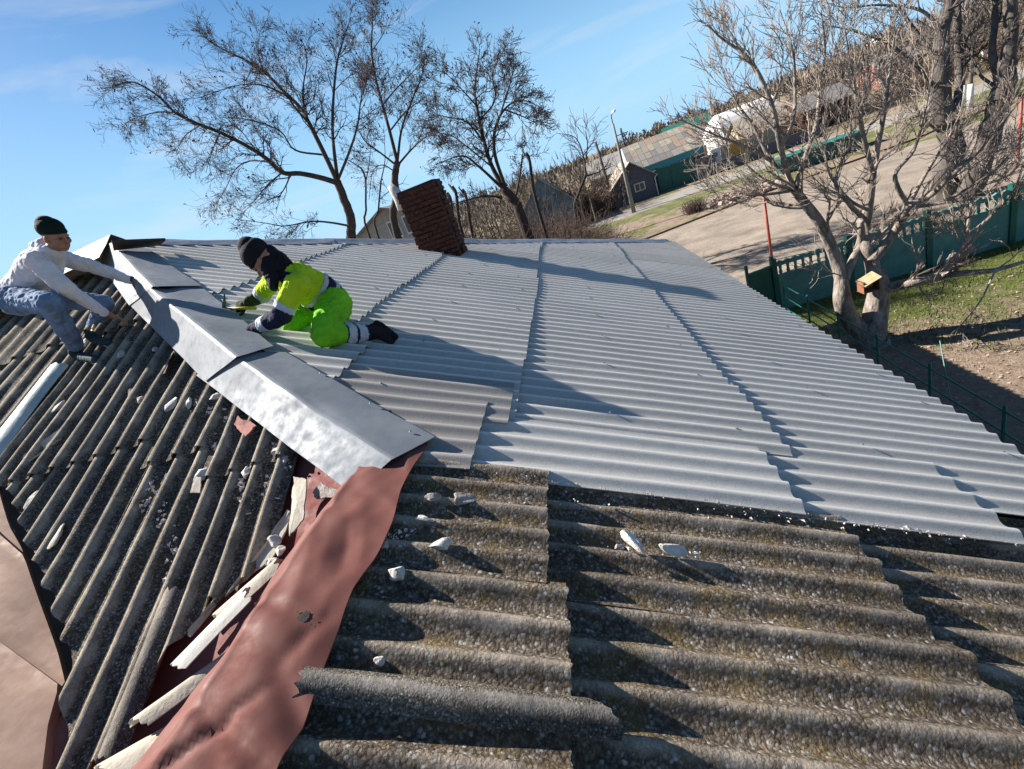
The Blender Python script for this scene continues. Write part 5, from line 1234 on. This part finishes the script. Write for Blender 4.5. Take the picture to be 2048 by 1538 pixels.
# long building with patched roof
lo_ = empty('long_barn', (14, 58, G), 'long low building with a patchwork slate roof and turquoise front strip', 'building')
V, Fc = box((12.2, 62.2, G + 1.1), (7.6, 7.4, 2.2)); part('wall', V, Fc, 'house_grey', lo_)
ex0, ex1, ey, ez, ry, rz_ = 8.3, 16.2, 58.2, G + 2.7, 62.5, G + 5.3
rr = np.random.default_rng(4); nx_, ny_ = 12, 4
for i in range(nx_):
    for j in range(ny_):
        a0, a1 = ex0 + (ex1 - ex0) * i / nx_, ex0 + (ex1 - ex0) * (i + 1) / nx_ - .03
        b0_, b1_ = j / ny_, (j + 1) / ny_ + .02; f_ = lambda t: (ey + (ry - ey) * t, ez + (rz_ - ez) * t)
        y0_, z0_ = f_(b0_); y1_, z1_ = f_(b1_); o_ = .04 * (1 - j / ny_) + rr.uniform(0, .02)
        quad('slate_sheet', [(a0, y0_, z0_ + o_), (a1, y0_, z0_ + o_), (a1, y1_, z1_ + o_ - .03), (a0, y1_, z1_ + o_ - .03)], rr.choice(['roof_patch_a', 'roof_patch_b', 'roof_patch_c', 'roof_patch_a', 'roof_tan']), .03, lo_)
quad('rear_roof', [(ex0, ry, rz_), (ex1, ry, rz_), (ex1, ry + 4.3, ez), (ex0, ry + 4.3, ez)], 'roof_patch_a', .05, lo_)
V = [(ex0 - .15, ey, ez - .5), (ex0 - .15, ry, rz_ - .02), (ex0 - .15, ry + 4.3, ez - .5), (ex0, ey, ez - .5), (ex0, ry, rz_ - .02), (ex0, ry + 4.3, ez - .5)]
part('gable', V, [(0, 1, 2), (5, 4, 3), (0, 3, 4, 1), (1, 4, 5, 2), (2, 5, 3, 0)], 'house_white', lo_)
V, Fc = box(((ex0 + ex1) / 2 + .4, ey - .3, G + 2.35), (ex1 - ex0 - 1.5, .06, .75)); part('front_strip', V, Fc, 'cyan_sheet', lo_)
V, Fc = box(((ex0 + ex1) / 2 + .4, ey - .7, G + 2.0), (ex1 - ex0 - 1.5, .6, .06)); part('awning', V, Fc, 'pinkish', lo_)
# houses farther on
gable_house('house', 19.5, 26.5, 88, 96, 3.2, 5.5, 'house_tan', 'green_roof', 'house with a dark green roof beyond the long patched roof', axis='x')
gable_house('house', 21.3, 26.2, 61, 67, 1.9, 3.7, 'house_tan', 'roof_tan', 'tan walled house with a broad pale slate roof and dark end wall', axis='x', windows=((22.6, 1.1, .8, .7), (24.8, 1.1, .8, .7)))
# white hangar with rounded end
hg_ = empty('white_hangar', (24, 70, G), 'white rounded hangar-like building behind the tan walled house', 'building')
V, Fc = [], []
k = 16; n = 10
for i in range(n + 1):
    x = 20.0 + 8.6 * i / n; s_ = 1 if i > 1 else (.55, .85)[i]
    for j in range(k + 1): t_ = math.pi * j / k; V.append((x, 72 - 3.0 * s_ * math.cos(t_), G + .2 + 4.7 * s_ * math.sin(t_)))
Fc = [(i * (k + 1) + j, (i + 1) * (k + 1) + j, (i + 1) * (k + 1) + j + 1, i * (k + 1) + j + 1) for i in range(n) for j in range(k)] + [tuple(range(k + 1)), tuple(n * (k + 1) + j for j in range(k, -1, -1))]
part('shell', V, Fc, 'house_white', hg_); V, Fc = box((19.95, 72, G + 1.0), (.2, 1.4, 2.0)); part('door', V, Fc, 'glass_dark', hg_)
gable_house('house', 26.6, 31.5, 59.5, 65, 2.3, 3.6, 'pipe_brown', 'roof_patch_c', 'dark brown walled shed right of the tan walled house', axis='x')
gable_house('house', 50.5, 56, 88, 94, 2.6, 4.0, 'pinkish', 'roof_grey', 'pink brick house half hidden by the bare trees at right', axis='x')
gable_house('house', 100, 140, 170, 185, 5, 8, 'house_white', 'roof_grey', 'long white building far off near the horizon at right', axis='x')
gable_house('house', 12, 26, 78, 86, 2.6, 4.2, 'house_tan', 'roof_grey', 'low house with a grey roof behind the long patched building', axis='x')
gable_house('house', 4.6, 13, 74, 86, 2.6, 4.9, 'house_tan', 'roof_grey', 'long grey slate roof behind the small grey gabled house', axis='x')
gable_house('house', 62, 78, 130, 142, 3.0, 6.0, 'house_tan', 'roof_patch_b', 'reddish roofed house far off above the white hangar', axis='x')
# blue-grey gable left of the wooden pole
gable_house('house', -4.4, 1.2, 50.5, 58, 2.7, 5.6, 'house_blue', 'roof_tan', 'blue-grey gabled house behind the thicket, its left roof edge catching the sun', windows=())
# gabled house with balcony windows seen behind the roof at left
h7 = gable_house('house', -12.2, -7.9, 29, 36, 6.35, 7.3, 'plaster', 'roof_grey', 'light grey gabled house with white framed windows behind the roof at left', windows=((-9.9, 6.0, .75, 1.1), (-8.9, 6.0, .7, 1.1)), over=.5)
# lamp post and wooden poles
def pole(name, base, h, r0, r1, mat, label, cat, lean=(0, 0), parts=None):
    p = empty(name, base, label, cat); t_ = np.array([base[0] + lean[0], base[1] + lean[1], base[2] + h])
    part('shaft', *tube([base, (np.array(base) + t_) / 2, t_], [r0, (r0 + r1) / 2, r1], 8), mat, p, smooth=True); return p, t_
b_ = onG(1268, 425); pl_, tp = pole('street_lamp', b_, 7.6, .20, .09, 'concrete', 'tall concrete lamp post with a small lamp beside the paved road', 'street lamp')
part('arm', *tube([tp, tp + (0, 0, .55), tp + (.1, -.3, .8)], .04, 6), 'pipe_brown', pl_); part('lamp_head', *capsule_mesh(tp + (.1, -.3, .8), tp + (.25, -.8, .85), .09, .12, 8), 'house_white', pl_)
b_ = onG(1230, 415); pole('wooden_pole', (b_[0], b_[1], G), 6.9, .20, .13, 'bark_grey', 'leaning wooden utility pole left of the lamp post', 'pole', lean=(-.3, 0))
b_ = (11.2, 80, G); p3, tp = pole('utility_pole', b_, 7.8, .17, .12, 'bark_dark', 'far utility pole with a crossarm above the grey roofs', 'pole')
V, Fc = box(tp - (0, 0, .8), (1.8, .12, .12)); part('crossarm', V, Fc, 'bark_dark', p3)
# green containers, log, rubble, dry bush on the dirt road side
gb = empty('container', (18.2, 39.2, G), 'long low green open container standing beside the paved road', 'container')
V, Fc = box((18.3, 39.2, G + .55), (5.2, 1.6, 1.0)); part('body', V, Fc, 'gate_green', gb); V, Fc = box((18.3, 39.2, G + 1.09), (5.35, 1.75, .08)); part('rim', V, Fc, 'green_roof', gb)
tag(build('log', *tube([(26.2, 44.2, G + .15), (27.8, 43.8, G + .17), (29.6, 43.0, G + .15)], [.17, .16, .14], 8), 'bark_pale', smooth=True), 'long pale log lying on the grass beyond the leaning pair of trees', 'log')
r = np.random.default_rng(9); mb = MB()
for i in range(260):
    x = r.uniform(9.2, 13.8); y = 36.4 - (x - 9) * .25 + r.normal() * .8; s_ = abs(r.normal()) * .10 + .06; V, Fc = box((0, 0, 0), (s_ * 1.6, s_ * 1.1, s_)); 
    Mx = np.array(Matrix.Rotation(r.uniform(0, 6), 3, 'Z') @ Matrix.Rotation(r.uniform(-.8, .8), 3, 'X')); mb.add(V @ Mx.T + (x, y, G + .06 + abs(r.normal()) * .10), Fc)
tag(build('rubble_heap', mb.V, mb.F, 'rubble'), 'heap of broken pinkish bricks and stones beside the paved road', 'rubble', None, 'stuff')
tag(lump('plastic_bag', onG(1450, 412) + np.array([0, 0, .12]), (.2, .15, .16), 'house_white', 5, (0, 0, 1), 'small white and blue bag lying in front of the rubble heap', 'bag'))
bp = onG(1388, 425); o = brush('dry_bush', [(bp[0], bp[1], .8)], 'brush', 'round dry bush at the left end of the rubble heap', 14, (.7, 1.2), .012, 160, kind=None, cat='bush')
# dead branches and litter in the yard
r = np.random.default_rng(12); mb = MB()
for i in range(2600):
    x = r.uniform(4.6, 12); y = r.uniform(5, 12.6); s_ = r.uniform(.012, .035); a = r.uniform(0, 6.28); c = np.array([x, y, G + .02 + r.uniform(0, .02)]); d = np.array([math.cos(a), math.sin(a), r.normal() * .3]) * s_; e_ = np.array([-d[1], d[0], r.normal() * .01]) * .7
    mb.add([c - d, c + e_, c + d, c - e_], [(0, 1, 2, 3)])
tag(build('leaf_litter', mb.V, mb.F, 'rubble'), 'dry brown leaves scattered over the bare soil of the yard', 'leaves', None, 'stuff')
mb = MB()
for i in range(11000):
    x = r.uniform(6.3, 16); y = r.uniform(8.8, 14.2)
    if r.uniform() > .25 + .75 * (math.sin(x * 1.3 + y) * math.sin(y * 1.7 - x * .6) > -.25): continue
    if y < 9.6 + .6 * math.sin(x * 1.4): continue
    s_ = r.uniform(.05, .13); a = r.uniform(0, 6.28); c = np.array([x, y, G + .01]); w_ = np.array([math.cos(a), math.sin(a), 0]) * .011; t_ = np.array([r.normal() * .035, r.normal() * .035, s_])
    mb.add([c - w_, c + w_, c + t_], [(0, 1, 2)])
simple('grass_blade', (.125, .155, .045), .8, var=.4, scale=3)
tag(build('grass', mb.V, mb.F, 'grass_blade'), 'short green grass in front of the green fence', 'grass', None, 'stuff')
